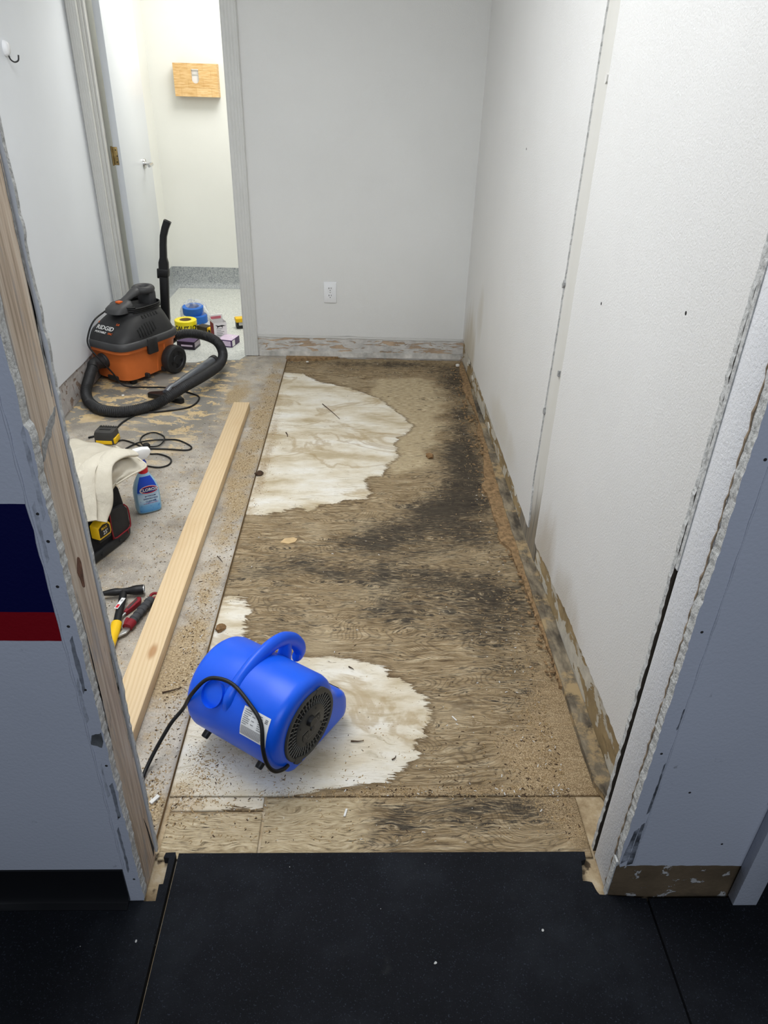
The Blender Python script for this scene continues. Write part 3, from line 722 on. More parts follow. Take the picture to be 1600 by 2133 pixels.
# ------------------------------------------------------------------ rubber mats of the gym floor
def mat_obj(pts, label):
    return tag(prismo('rubber_mat', pts, 'Z', -.0150, .0040, [M_rub]), label, 'mat', 'black rubber floor mats')
mat_obj([(-.3665, .9285), (.490, .9275), (.488, .910), (.477, .906), (.474, .885)] + jag((.471, .874), (.469, .862), 3, .002, 1) + jag((.469, .862), (.487, .859), 3, .001, 2) + jag((.487, .859), (.497, .827), 5, .0015, 3) + [(.588, .8245), (.590, -1.9), (-.3665, -1.9)],
        'black speckled rubber mat filling the doorway in the middle foreground')
mat_obj([(-.3705, -1.9), (-.3725, .60), (-.3725, .925), (-.374, .931), (-.394, .930), (-.396, .919), (-.3845, .918), (-.3835, .862), (-.3915, .861), (-.390, .827), (-1.55, .806), (-1.55, -1.9)],
        'black rubber mat with a hooked tab, in front of the striped wall')
mat_obj([(.5945, -1.9), (.5925, .8245), (.818, .8245), (.818, 1.7), (2.3, 1.7), (2.3, -1.9)], 'black rubber mat in the bottom right corner below the grey wall')

# ------------------------------------------------------------------ pine stud lying on the floor
bd = tag(boxo('lumber_board', (-.612, 1.10, .0012), (-.535, 3.285, .0390), M_pine, bev=.003), 'long new pine board lying beside the scraped floor edge', 'board')

# ------------------------------------------------------------------ blue air mover
M_blue = NT('blue_polyethylene', .38, .4)
_n = M_blue.noise(5, detail=3); M_blue.col(M_blue.ramp(_n, [(.3, c(10, 84, 218)), (.7, c(14, 94, 232))])); M_blue.bump(M_blue.noise(300, detail=2), .06, .001)
M_blue = M_blue.m
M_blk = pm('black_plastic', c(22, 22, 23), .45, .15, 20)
M_dgrey = pm('dark_grey_plastic', c(62, 61, 58), .5, .1, 20)
M_mgrey = pm('mid_grey_plastic', c(120, 118, 112), .5, .1, 20)
M_cord = pm('black_cord_rubber', c(17, 17, 18), .5, .15, 30)
M_paper = pm('white_label_paper', c(226, 226, 224), .6, .02)
M_ink = pm('printed_ink', c(120, 120, 122), .7, .1)
BL = thing('air_mover', 'bright blue carpet blower with arched handle standing on the plywood', 'blower', (-.227, 1.236, 0), -.586)
prof = [(.168, .012), (.176, .020), (.180, .036), (.179, .066), (.172, .086), (.160, .099), (.146, .108), (.134, .118)]
for k in range(29):
    a = math.radians(6 + k * (232 - 6) / 28); prof.append((.116 * math.cos(a), .131 + .116 * math.sin(a)))
prof += [(-.068, .032), (-.060, .020), (-.048, .013), (-.02, .011), (.04, .011), (.10, .011), (.14, .011)]
bm = bmesh.new(); rings = []
for x, s in [(-.135, .80), (-.1345, .86), (-.131, .925), (-.124, .972), (-.113, 1.0), (-.04, 1.0), (.05, 1.0), (.113, 1.0), (.124, .972), (.131, .925), (.1345, .86), (.135, .80)]:
    rings.append([(x, .012 + (y - .012) * s, .118 + (z - .118) * s) for y, z in prof])
loft(bm, rings); bmo('housing', bm, M_blue, BL, smooth=50)
boxo('outlet_shade_panel', (-.105, .170, .022), (.105, .181, .082), M_blk, BL, bev=.006)  # solid dark panel painted as the shade of the open outlet
# handle with its hooked tip and front post
hp = spline([(-.098, .185), (-.078, .214), (-.02, .240), (.045, .252), (.098, .243), (.138, .214), (.162, .182), (.170, .158), (.162, .146), (.150, .150)] and [Vector((-.012, y, z)) for y, z in [(-.082, .176), (-.074, .206), (-.02, .238), (.045, .250), (.098, .242), (.138, .214), (.161, .182), (.168, .158), (.160, .147), (.151, .152)]], 8)
nh = len(hp)
tb = bmesh.new(); sweep(tb, hp, lambda i: .0165 + .005 * max(0, 1 - i / (nh * .2)) - .004 * max(0, (i / nh - .72) / .28), 14, True, (1.15, .85))
hob = bmo('handle', tb, M_blue, BL, smooth=60)
tubeo('handle_post', [(-.012, .118, .232), (-.012, .112, .20), (-.012, .100, .165), (-.012, .088, .13)], [.012 + .0008 * i * .6 for i in range(40)][:25], M_blue, hob, 12, n=8, flat=(1.15, 1.0))
bm = bmesh.new()
ang = math.radians(143); Nn = Vector((0, math.cos(ang), math.sin(ang))); Tt = Vector((0, -math.sin(ang), math.cos(ang)))
Mk = frame(Vector((-.052, 0, .131)) + Nn * .114, (1, 0, 0), Tt)
lathe(bm, [(.030, -.01), (.030, .006), (.0285, .011), (.024, .0145), (.012, .016), (0, .016)], 28, Mk @ Matrix.Diagonal((.95, 1.05, 1, 1)))
bmo('cord_hook', bm, M_blue, BL, smooth=60)
# rating label on the drum
bm = bmesh.new(); G = []
for i in range(9):
    row = []
    for j in range(5):
        a_ = .036 + .074 * i / 8 + .004 * (j / 4); g_ = math.radians(137 + 33 * j / 4)
        row.append(bm.verts.new((a_, .1172 * math.cos(g_), .131 + .1172 * math.sin(g_))))
    G.append(row)
for i in range(8):
    for j in range(4): bm.faces.new((G[i][j], G[i + 1][j], G[i + 1][j + 1], G[i][j + 1]))
lb = bmo('rating_label', bm, M_paper, BL, smooth=60)
bm = bmesh.new()
def on_drum(a_, g_, r=.1176): g_ = math.radians(g_); return (a_, r * math.cos(g_), .131 + r * math.sin(g_))
rr = random.Random(3)
def inkline(a0, a1, g, h=.55):
    n = 4; A = [bm.verts.new(on_drum(a0 + (a1 - a0) * k / n, g)) for k in range(n + 1)]; B = [bm.verts.new(on_drum(a0 + (a1 - a0) * k / n, g + h)) for k in range(n + 1)]
    for k in range(n): bm.faces.new((A[k], A[k + 1], B[k + 1], B[k]))
for k in range(7): inkline(.041, .041 + rr.uniform(.055, .067), 158 + k * 1.5, .7)
for k in range(8):
    inkline(.041, .041 + rr.uniform(.012, .02), 139.5 + k * 2.2, .8)
    if k % 2 == 0: inkline(.064, .064 + rr.uniform(.006, .010), 139.5 + k * 2.2, .8)
    inkline(.082, .082 + rr.uniform(.006, .014), 139.5 + k * 2.2, .8)
for k in range(3): inkline(.098, .106, 140 + k * 1.6, 1.0)
bmo('label_print', bm, M_ink, lb)
# intake grille on the end face
FX = .1352; GC = (.012, .121)
MF = frame((FX, GC[0], GC[1]), (0, 1, 0), (0, 0, 1))
latheo('grille_shade_disc', [(0, .0008), (.084, .0008), (.084, 0)], pm('grille_shade', c(8, 8, 8), .9, .2), BL, 40, MF)  # flat black disc stands in for the shaded inside of the intake
gr = latheo('grille_ring', [(.080, .0004), (.081, .004), (.088, .0045), (.0905, .002), (.0905, -.001)], M_dgrey, BL, 48, MF)
barm = bmesh.new(); box(barm, (.052, -.0007, .001), (.083, .0007, .0028)); bme = bpy.data.meshes.new('grille_bar'); barm.to_mesh(bme); barm.free(); bme.materials.append(M_mgrey)
for k in range(40):
    o = bpy.data.objects.new('grille_bar', bme); COL.objects.link(o); o.parent = gr; o.matrix_local = MF @ Matrix.Rotation(2 * PI * k / 40, 4, 'Z')
latheo('mid_ring', [(.066, .001), (.066, .0034), (.0675, .0034), (.0675, .001)], M_dgrey, gr, 40, MF)
cp = latheo('control_panel', [(0, .006), (.050, .006), (.053, .004), (.053, .0008)], M_dgrey, BL, 40, MF)
latheo('speed_knob', [(0, .016), (.011, .016), (.0125, .014), (.0135, .006)], M_blk, cp, 24, MF @ Matrix.Translation((-.004, .021, 0)))
for (u, v) in ((.022, .004), (-.022, -.016)):
    sk = prismo('power_socket', [(-.010, -.009), (.010, -.009), (.012, .0), (.010, .011), (-.010, .011), (-.012, 0)], 'Z', .006, .0072, [M_blk], cp, M=MF @ Matrix.Translation((u, v, 0)))
    for (a_, b_) in ((-.004, .004), (.004, .004), (0, -.004)): boxo('socket_slot', (a_ - .0008, b_ - .002, .0072), (a_ + .0008, b_ + .002, .0076), M_mgrey, sk, M=MF @ Matrix.Translation((u, v, 0)))
latheo('reset_button', [(0, .009), (.006, .009), (.0075, .006)], M_blk, cp, 16, MF @ Matrix.Translation((.003, -.010, 0)))
for (u, v, w) in ((.026, .022, .018), (-.024, -.001, .018), (.004, .0, .012), (-.002, -.032, .026)):
    boxo('panel_print', (u - w / 2, v - .0006, .0061), (u + w / 2, v + .0006, .0065), M_mgrey, cp, M=MF)
for a in (65, 245, 150, 330):
    latheo('screw', [(0, .0075), (.002, .0075), (.0026, .006)], M_blk, cp, 10, MF @ Matrix.Translation((.045 * math.cos(math.radians(a)), .045 * math.sin(math.radians(a)), 0)))
for a in (62, 236):
    t0 = math.radians(a); Q = [(r_ * math.cos(t0 + d), r_ * math.sin(t0 + d)) for r_, d in ((.078, -.22), (.093, -.17), (.096, 0), (.093, .17), (.078, .22))]
    prismo('grille_tab', Q, 'Z', .001, .005, [M_dgrey], gr, M=MF)
for (x, y) in ((-.108, -.080), (.060, -.078)):
    Mq = frame((x, y, .028), (1, 0, 0), (0, -.45, .9))
    latheo('foot', [(.0100, -.022), (.0092, .009), (.008, .012), (0, .012)], M_blk, BL, 18, Mq)
for x in (-.10, .10):
    for y in (-.015, .13): latheo('base_foot', [(.011, .013), (.010, -.0085), (0, -.0085)], M_blk, BL, 16, Matrix.Translation((x, y, 0)))
lp = [on_drum(*q) for q in []]
Bm = BL.matrix_basis
wl_ = [Vector((.1375, -.072, .068)), Vector((.139, -.090, .074)), Vector((.134, -.113, .088)), Vector((.124, -.124, .115)), Vector((.112, -.121, .155)), Vector((.092, -.100, .202)), Vector((.046, -.084, .222)), Vector((-.008, -.0705, .2335)), Vector((-.048, -.074, .235)), Vector((-.078, -.088, .226)), Vector((-.103, -.114, .188))]
pw = [Bm @ v for v in wl_] + [Vector(p) for p in [(-.406, 1.222, .12), (-.433, 1.208, .09), (-.454, 1.190, .06), (-.474, 1.165, .030), (-.486, 1.139, .012), (-.494, 1.101, .0055), (-.52, 1.04, .0055), (-.60, .985, .0055)]]
pc = tubeo('power_cord', pw, .0046, M_cord, BL, 10, world=True)
tubeo('strain_relief', wl_[:4], [.0075] * 9 + [.0068] * 8 + [.0055] * 8, M_blk, pc, 12, n=8).matrix_parent_inverse = Matrix.Identity(4)

# ------------------------------------------------------------------ orange and black shop vacuum
M_or = pm('orange_polypropylene', c(218, 116, 56), .45, .08, 8)
M_char = pm('charcoal_polypropylene', c(66, 66, 67), .5, .12, 14)
M_char2 = pm('worn_black_plastic', c(42, 42, 43), .5, .2, 25)
M_white = pm('white_print', c(222, 222, 220), .5, .02)
M_orp = pm('orange_print', c(214, 98, 34), .5, .02)
VA = thing('shop_vacuum', 'orange and black shop vacuum with ribbed hose beside the left wall', 'vacuum', (-1.208, 3.765, 0), math.radians(-30))
bm = bmesh.new()
loft(bm, [sring(.235, .33, .022, 5), sring(.255, .355, .026, 5), sring(.262, .362, .06, 5), sring(.278, .382, .12, 5), sring(.290, .396, .168, 5), sring(.304, .412, .174, 5), sring(.306, .414, .196, 5)])
tub = bmo('tub', bm, M_or, VA, smooth=50)
for (x, y, w) in ((.02, -.180, .07), (.128, -.06, .05), (.128, .06, .05)):
    boxo('tub_notch', (x - w / 2, y - .008, .020), (x + w / 2, y + .008, .045), M_char2, tub, bev=.004)
for x in (-.10, .10): latheo('caster', [(0, .0012), (.015, .0012), (.019, .008), (.019, .030), (0, .030)], M_blk, VA, 16, Matrix.Translation((x, -.125, 0)))
for k, x in enumerate((.138, .141, .144)):
    tubeo('tub_rib', [(x - .014, -.02 + .05 * k, .03), (x, -.02 + .05 * k, .165)], .004, M_or, tub, 8, n=4)
bm = bmesh.new()
loft(bm, [sring(.306, .414, .190, 5), sring(.320, .428, .192, 5), sring(.325, .433, .204, 5), sring(.320, .428, .222, 5), sring(.306, .414, .228, 5)])
bmo('lid_rim', bm, M_char, VA, smooth=50)
bm = bmesh.new()
loft(bm, [sring(.304, .410, .222, 4.5), sring(.300, .404, .234, 4.5), sring(.282, .366, .262, 4, cy=.012), sring(.238, .296, .302, 3.6, cy=.036), sring(.196, .246, .330, 3.4, cy=.052), sring(.172, .222, .338, 3.4, cy=.056), sring(.168, .218, .350, 3.4, cy=.058)])
dome = bmo('motor_cover', bm, M_char2, VA, smooth=60)
# logo panel on the sloping front
fr = frame((0, -.1545, .2735), (1, 0, 0), (0, .072, .060))
text('logo_text', 'RIDGID', .033, fr @ Matrix.Translation((-.012, .006, .0045)), M_white, dome, .0005, .0, bold=.0006, sx=1.05)
text('logo_text', 'PORTABLE', .0155, fr @ Matrix.Translation((-.030, -.020, .0035)), M_white, dome, .0004, .15, bold=.0003)
text('logo_text', 'VAC', .0155, fr @ Matrix.Translation((.036, -.020, .0035)), M_orp, dome, .0004, .15, bold=.0003)
text('logo_text', '5.0', .017, fr @ Matrix.Translation((.050, .040, .0015)), M_orp, dome, .0004, bold=.0003)
text('logo_text', '4', .017, fr @ Matrix.Translation((-.078, .036, .0015)), M_orp, dome, .0004, bold=.0003)
# air vents in the sides of the cover
for sgn in (-1, 1):
    for k in range(7):
        y = -.075 + k * .019; h_ = .022 + .010 * math.sin(k * .5)
        z = .258 + .003 * k
        Mv = frame((sgn * ((.1412 - (z - .262) * .55) * (1 - abs((y - .012) / .183) ** 4) ** .25 + .0008), y, z), (0, 1, 0), (-sgn * .6, .35, 1))
        boxo('vent_slot', (-.0035, -h_, -.001), (.0035, h_, .0012), M_blk, dome, M=Mv)
    for k in range(6):
        Mv = frame((sgn * .1042, -.005 + k * .02, .3225), (0, 1, 0), (-sgn * .75, 0, 1))
        boxo('vent_slot', (-.004, -.009, -.001), (.004, .009, .0014), M_blk, dome, M=Mv)
# handle: front pad with switch, grip and rear loop
bm = bmesh.new()
loft(bm, [sring(.120, .130, .345, 3, cy=-.055), sring(.116, .126, .368, 3, cy=-.052, tilt=.1), sring(.098, .108, .382, 3, cy=-.048, tilt=.2), sring(.06, .07, .389, 3, cy=-.045, tilt=.25)])
hd2 = bmo('handle', bm, M_char, VA, smooth=60)
tubeo('grip', [(0, -.045, .372), (0, -.005, .394), (0, .05, .414), (0, .095, .424)], [.026, .025, .024, .023, .022, .022, .022, .022, .022, .022, .022, .022, .023, .024, .026, .027, .028, .03, .03, .03, .03, .03, .03, .03, .03], M_char, hd2, 16, flat=(1.0, .7))
bm = bmesh.new(); sweep(bm, [(.040 * math.cos(t), .125 + .042 * math.sin(t), .424) for t in [2 * PI * k / 28 for k in range(28)]], .019, 12, closed=True, flat=(1, 1.0)); bmo('rear_loop', bm, M_char, hd2, smooth=60)
boxo('rear_pillar', (-.048, .120, .34), (.048, .168, .418), M_char, hd2, bev=.012)
boxo('power_switch', (-.014, -.062, .386), (.014, -.034, .396), M_orp, hd2, bev=.003)
# cord wound round the cover, then trailing to the floor
lap = []
for k in range(86):
    a = 2 * PI * k / 28 - .8; e = 3.2; ca, sa = math.cos(a), math.sin(a)
    lap.append(Vector((math.copysign(abs(ca) ** (2 / e), ca) * .094, .058 + math.copysign(abs(sa) ** (2 / e), sa) * .119, .3445 + .0085 * (k / 28))))
wc = tubeo('wound_cord', lap, .0043, M_cord, VA, 8, raw=True)
Vm = VA.matrix_basis
trail = [Vm @ Vector((-.06, -.075, .352)), Vector((-1.325, 3.60, .335)), Vector((-1.350, 3.555, .282)), Vector((-1.352, 3.525, .227)), Vector((-1.306, 3.515, .161)), Vector((-1.259, 3.525, .090)), Vector((-1.210, 3.525, .020)), Vector((-1.118, 3.545, .0045)), Vector((-.991, 3.541, .0045)), Vector((-.853, 3.468, .0045)), Vector((-.805, 3.406, .0045)), Vector((-.83, 3.294, .0045)), Vector((-.944, 3.236, .0045)), Vector((-1.045, 3.206, .0045)), Vector((-1.096, 3.111, .0045)), Vector((-1.118, 3.000, .0045)), Vector((-1.20, 2.93, .0045))]
tubeo('power_cord', trail, .0042, M_cord, VA, 8, world=True)
boxo('latch', (.148, -.050, .145), (.168, .016, .225), M_char2, VA, bev=.005)
boxo('latch', (-.168, -.050, .145), (-.148, .016, .225), M_char2, VA, bev=.005)
for sgn in (-1, 1):
    if sgn < 0: continue
    Mw = Matrix.Translation((sgn * .142, .115, .0762)) @ Matrix.Rotation(sgn * PI / 2, 4, 'Y')
    wh = latheo('wheel', [(0, .050), (.022, .050), (.024, .046), (.045, .046), (.048, .051), (.066, .051), (.073, .046), (.0755, .036), (.0755, .010), (.072, .003), (0, .003)], M_char2, VA, 36, Mw)
    for k in range(5):
        prismo('spoke_pocket', [(.026, -.004), (.043, -.012), (.046, 0), (.043, .012), (.026, .004)], 'Z', .0455, .0468, [M_blk], wh, M=Mw @ Matrix.Rotation(2 * PI * k / 5, 4, 'Z'))
Mp = frame((-.018, -.190, .122), (1, 0, 0), (0, 0, 1))
latheo('hose_port', [(.040, -.02), (.040, .012), (.036, .018), (0, .018)], M_char2, VA, 28, Mp)
# ribbed hose
hw = [Vm @ Vector((-.018, -.200, .122)), Vm @ Vector((-.022, -.250, .118)), Vector((-1.350, 3.43, .075)), Vector((-1.343, 3.36, .045)), Vector((-1.303, 3.280, .0265)), Vector((-1.21, 3.187, .026)), Vector((-1.09, 3.181, .026)), Vector((-.975, 3.275, .030)), Vector((-.864, 3.377, .076)), Vector((-.79, 3.548, .078)), Vector((-.758, 3.74, .062)), Vector((-.752, 3.84, .090)), Vector((-.79, 3.9, .137)), Vector((-.864, 3.93, .161)), Vector((-.958, 3.94, .168)), Vector((-1.034, 3.935, .150))]
hs = resample(spline(hw, 24), .0022)
bm = bmesh.new(); sweep(bm, hs, lambda i: .0245 + .0022 * math.sin(i * 2 * PI / 4 + .4), 14); bmo('hose', bm, M_char2, VA, world=True, smooth=80)
tubeo('hose_cuff', hw[:2] + [hw[1] + (hw[2] - hw[1]) * .25], [.034, .034, .034, .034, .033, .033, .032, .031, .031, .030, .030, .030, .030, .029, .029, .028, .028], M_char2, VA, 20, world=True)
tubeo('wand_holder', [Vector((-1.034, 3.935, .150)), Vector((-1.06, 3.93, .13)), Vector((-1.075, 3.92, .09))], .030, M_blk, VA, 14, world=True)

# ------------------------------------------------------------------ vacuum wand standing behind, and floor nozzle on its tube
WD = thing('vacuum_wand', 'black vacuum extension wand with angled crevice tip standing upright', 'vacuum wand', (-1.100, 3.992, .006))
WD.rotation_euler = (0, math.radians(5.2), 0); WD.matrix_basis = Matrix.Translation((-1.100, 3.992, .006)) @ Matrix.Rotation(math.radians(5.2), 4, 'Y')
boxo('tube', (-.023, -.020, .0), (.023, .020, .470), M_blk, WD, bev=.010, seg=3)
boxo('collar', (-.027, -.024, .455), (.027, .024, .500), M_blk, WD, bev=.008)
boxo('clip', (-.036, -.008, .445), (-.024, .010, .495), M_blk, WD, bev=.003)
bm = bmesh.new()
RG = []
for (x, z, w, d, t_) in [(0, .49, .050, .044, 0), (0, .53, .050, .042, 0), (0, .555, .036, .040, 0), (.001, .62, .034, .038, .05), (.004, .665, .034, .036, .15), (.014, .705, .034, .034, .3), (.028, .742, .036, .034, .35)]:
    RG.append([(x + px - t_ * 0, py, z - t_ * px) for px, py, _ in sring(w, d, 0, 5, 24)])
loft(bm, RG); ct = bmo('crevice_tip', bm, M_blk, WD, smooth=50)
bm = bmesh.new(); loft(bm, [[(x + .0285 - 0, y, .7432 - .35 * x) for x, y, _ in sring(.026, .024, 0, 5, 20)], [(x + .0270, y, .7400 - .35 * x) for x, y, _ in sring(.026, .024, 0, 5, 20)]]); bmo('tip_shade_plug', bm, pm('tip_shade', c(4, 4, 4), .9, .2), ct)  # black plug gives the solid tip the shade of an open end

FN = thing('floor_nozzle', 'grey vacuum tube with a wide black floor nozzle lying under the hose', 'vacuum nozzle', (-.95, 3.50, .0))
M_gm = pm('gunmetal_plastic', c(112, 116, 122), .3, .1, 30, metal=.35)
tubeo('tube', [(-.822, 3.905, .030), (-.885, 3.70, .030), (-.952, 3.478, .030)], [.024 - .0004 * i for i in range(17)], M_gm, FN, 18, world=True)
tubeo('tube_collar', [(-.818, 3.918, .030), (-.826, 3.890, .030)], .0262, M_char2, FN, 20, world=True)
tubeo('neck', [(-.948, 3.492, .030), (-.958, 3.46, .029), (-.968, 3.42, .022)], .021, M_gm, FN, 16, world=True)
dN = Vector((-.96, 3.398, 0)); uN = Vector((.172, -.075, 0)).normalized(); vN = Vector((.075, .172, 0)).normalized()
MN = frame(dN, uN, vN)
prismo('nozzle_head', [(-.100, -.028), (.098, -.028), (.105, -.004), (.06, .018), (.035, .050), (-.035, .050), (-.06, .018), (-.105, -.004)], 'Z', .001, .026, [M_blk], FN, world=True, bev=.005, M=MN)
boxo('nozzle_clip', (-.03, .045, .022), (.03, .072, .044), M_blk, FN, bev=.006, M=MN, world=True)

# ------------------------------------------------------------------ tool bag, tape measure, canvas cloth
M_fab = pm('black_bag_fabric', c(20, 20, 22), .85, .3, 90, .5, 500)
M_fab2 = pm('dark_pocket_fabric', c(34, 34, 36), .6, .15, 60, .2, 400)
M_redp = pm('red_piping', c(128, 22, 34), .6, .1)
M_tray = pm('black_bag_tray', c(40, 41, 43), .5, .12, 40)
BG = thing('tool_bag', 'black tool bag with red piped pocket under the canvas cloth', 'tool bag', (-.952, 2.055, .0012), math.atan2(.92, .39))
bm = bmesh.new()
loft(bm, [sring(.330, .205, .012, 5), sring(.336, .212, .04, 5), sring(.336, .212, .12, 5), sring(.325, .200, .18, 5), sring(.30, .15, .225, 4), sring(.28, .09, .235, 4)])
bmo('body', bm, M_fab, BG, smooth=60)
bm = bmesh.new()
loft(bm, [sring(.340, .216, 0, 4.5), sring(.352, .228, .004, 4.5), sring(.356, .232, .018, 4.5), sring(.350, .226, .034, 4.5), sring(.338, .214, .037, 4.5)])
tr = bmo('base_tray', bm, M_tray, BG, smooth=60)
for x in (-.09, -.01, .08): latheo('rivet', [(0, .004), (.005, .003), (.007, 0)], M_tray, tr, 12, Matrix.Translation((x, -.1155, .020)) @ Matrix.Rotation(PI / 2, 4, 'X'))
pk = prismo('pocket', [(.046, .052), (.060, .044), (.122, .046), (.134, .056), (.134, .120), (.120, .142), (.062, .150), (.048, .140)], 'Y', -.120, -.104, [M_fab2], BG, bev=.004)
tubeo('piping', [(.048, -.1205, .140), (.046, -.1205, .100), (.047, -.1205, .055), (.060, -.1205, .044), (.092, -.1205, .044), (.122, -.1205, .046), (.135, -.1205, .058), (.135, -.1205, .118), (.120, -.1205, .143)], .0026, M_redp, pk, 8)
tubeo('seam_piping', [(.056, -.1085, .046), (.058, -.1085, .020)], .0022, M_redp, BG, 8)
tubeo('seam_piping', [(.128, -.1085, .046), (.130, -.1085, .018)], .0022, M_redp, BG, 8)
tubeo('carry_handle', [(.135, -.060, .205), (.150, -.072, .235), (.152, -.066, .262), (.120, -.050, .272), (.06, -.045, .262)], .013, M_tray, BG, 12)
bm = bmesh.new(); sweep(bm, [(.075 + .016 * math.cos(t), -.099, .182 + .020 * math.sin(t)) for t in [2 * PI * k / 20 for k in range(20)]], .0016, 6, closed=True); bmo('d_ring', bm, M_brass, BG, smooth=60)

M_yel = pm('yellow_plastic', c(236, 190, 24), .4, .06, 20)
TM = thing('tape_measure', 'yellow and black tape measure clipped to the tool bag front', 'tape measure', tuple(BG.matrix_basis @ Vector((-.012, -.133, .100))), math.atan2(.92, .39))
TM.scale = (.76, .9, .80)
prismo('case', [(-.040, 0), (.030, .0), (.036, .012), (.036, .045), (.022, .066), (-.010, .072), (-.040, .060)], 'Y', -.019, .019, [M_yel], TM, bev=.004)
fp_ = prismo('face_plate', [(-.036, .010), (.024, .010), (.028, .020), (.026, .044), (.016, .056), (-.010, .062), (-.036, .052)], 'Y', -.0205, -.018, [M_blk], TM)
text('print', "25'", .024, frame((-.002, -.0208, .024), (1, 0, 0), (0, 0, 1)), M_white, fp_, .0002, bold=.0004)
text('print', 'MAX', .016, frame((-.006, -.0208, .045), (1, 0, 0), (0, 0, 1)), M_yel, fp_, .0002, bold=.0003)
boxo('belt_foot', (-.038, -.014, -.016), (.034, .014, .0005), M_blk, TM, bev=.003)

def canvas():
    t = NT('beige_canvas', .9, .1)
    col = t.ramp(t.noise(7, detail=6), [(.3, c(192, 184, 166)), (.7, c(216, 209, 192))])
    col = t.mix(t.ma('MULTIPLY', t.mr(t.noise(26, detail=3), .72, .76), .8), col, c(244, 243, 240))
    t.col(col); t.bump(t.noise(16, t.map((1, 1, .5)), detail=5, dist=1.2), .6, .012); return t.m
M_can = canvas()
net = [[(-1.06, 2.43, .235), (-.965, 2.385, .245), (-.865, 2.33, .255), (-.800, 2.282, .248), (-.762, 2.262, .235)],
       [(-1.02, 2.23, .275), (-.93, 2.20, .292), (-.84, 2.175, .300), (-.775, 2.19, .280), (-.735, 2.215, .236)],
       [(-.94, 2.04, .286), (-.875, 2.045, .300), (-.822, 2.075, .296), (-.790, 2.116, .270), (-.768, 2.142, .240)],
       [(-.90, 1.985, .250), (-.865, 2.003, .250), (-.838, 2.035, .242), (-.818, 2.078, .234), (-.804, 2.102, .228)],
       [(-.862, 1.922, .196), (-.844, 1.942, .188), (-.830, 1.962, .184), (-.824, 1.998, .190), (-.818, 2.026, .202)]]
cols = [spline(r_, 10) for r_ in net]
grid_ = [spline([cols[i][j] for i in range(5)], 10) for j in range(len(cols[0]))]
bm = bmesh.new(); GV = []
for j, colm in enumerate(grid_):
    row = []
    for i, p in enumerate(colm):
        w = .0045 * math.sin(j * .62 + i * .16) + .003 * math.sin(j * .23 - i * .41 + 1) + .002 * math.sin(i * .9 + j * .3)
        if i > 22: w += .006 * math.sin(j * .85 + .5) * min(1, (i - 22) / 10)
        row.append(bm.verts.new(p + Vector((.35, -.35, .85)) * w))
    GV.append(row)
for j in range(len(GV) - 1):
    for i in range(len(GV[0]) - 1): bm.faces.new((GV[j][i], GV[j + 1][i], GV[j + 1][i + 1], GV[j][i + 1]))
CL = thing('canvas_cloth', 'beige canvas work garment draped over the tool bag', 'cloth', (-.85, 2.08, .18))
o = bmo('sheet', bm, M_can, CL, world=True, smooth=179)
sm = o.modifiers.new('thickness', 'SOLIDIFY'); sm.thickness = .003; sm.offset = 0
lg = [Vector(p) for p in [(-.770, 2.205, .296), (-.800, 2.150, .318), (-.818, 2.085, .312), (-.815, 2.020, .270), (-.812, 1.985, .215), (-.818, 1.955, .178)]]
lgp = spline(lg, 12)
bm = bmesh.new()
sweep(bm, lgp, lambda i: .026 + .0035 * math.sin(i * .19) - .005 * (i / 60), 18, True, (1.35, .42)); bmo('folded_leg', bm, M_can, CL, world=True, smooth=70)
lg2 = spline([Vector(p) for p in [(-.81, 2.20, .305), (-.85, 2.12, .316), (-.868, 2.06, .308), (-.868, 2.005, .262), (-.852, 1.962, .212), (-.846, 1.94, .186)]], 12)
bm = bmesh.new()
sweep(bm, lg2, lambda i: .021 + .003 * math.sin(i * .16 + 2), 16, True, (1.5, .36)); bmo('folded_leg', bm, M_can, CL, world=True, smooth=70)
hem = spline([Vector(p) + Vector((.004, -.004, .004)) for p in [net[0][2], net[0][3], net[0][4], net[1][4], net[2][4], net[3][4]]], 8)
bm = bmesh.new(); sweep(bm, hem, .0035, 8); bmo('hem', bm, M_can, CL, world=True, smooth=70)

# ------------------------------------------------------------------ spray cleaner bottle
def labelmat():
    t = NT('cleaner_label', .3, .5)
    z = t.sep()[2]
    z2 = t.ma('ADD', z, t.ma('MULTIPLY', t.ma('SUBTRACT', t.noise(20), .5), .012))
    col = t.ramp(t.mr(z2, .0, .20, smooth=False), [(.0, c(64, 140, 205)), (.16, c(112, 176, 222)), (.28, c(196, 222, 238)), (.40, c(190, 216, 236)), (.455, c(120, 176, 226)), (.465, c(20, 74, 190)), (.9, c(22, 66, 186)), (1.0, c(24, 44, 150))])
    col = t.mix(t.ma('MULTIPLY', t.mr(t.noise(90, detail=4), .58, .68), t.mr(z, .08, .02)), col, c(46, 120, 200))
    t.col(col); return t.m
M_lab = labelmat()
M_clear = pm('pale_blue_plastic', c(150, 190, 214), .25, .06, 20)
M_red = pm('red_print', c(196, 30, 44), .5, .05)
M_navy = pm('navy_print', c(24, 40, 110), .5, .05)
BT = thing('spray_bottle', 'blue disinfecting cleaner spray bottle standing beside the tool bag', 'bottle', (-.780, 2.322, .0012), math.radians(30))
bm = bmesh.new()
loft(bm, [sring(.070, .040, 0, 3.5), sring(.086, .052, .004, 3.5), sring(.092, .056, .016, 3.5), sring(.092, .056, .080, 3.5), sring(.088, .054, .100, 3.2), sring(.074, .048, .122, 3), sring(.054, .040, .142, 2.6), sring(.038, .034, .156, 2.2), sring(.031, .031, .165, 2), sring(.030, .030, .185, 2)])
bmo('body', bm, M_clear, BT, smooth=60)
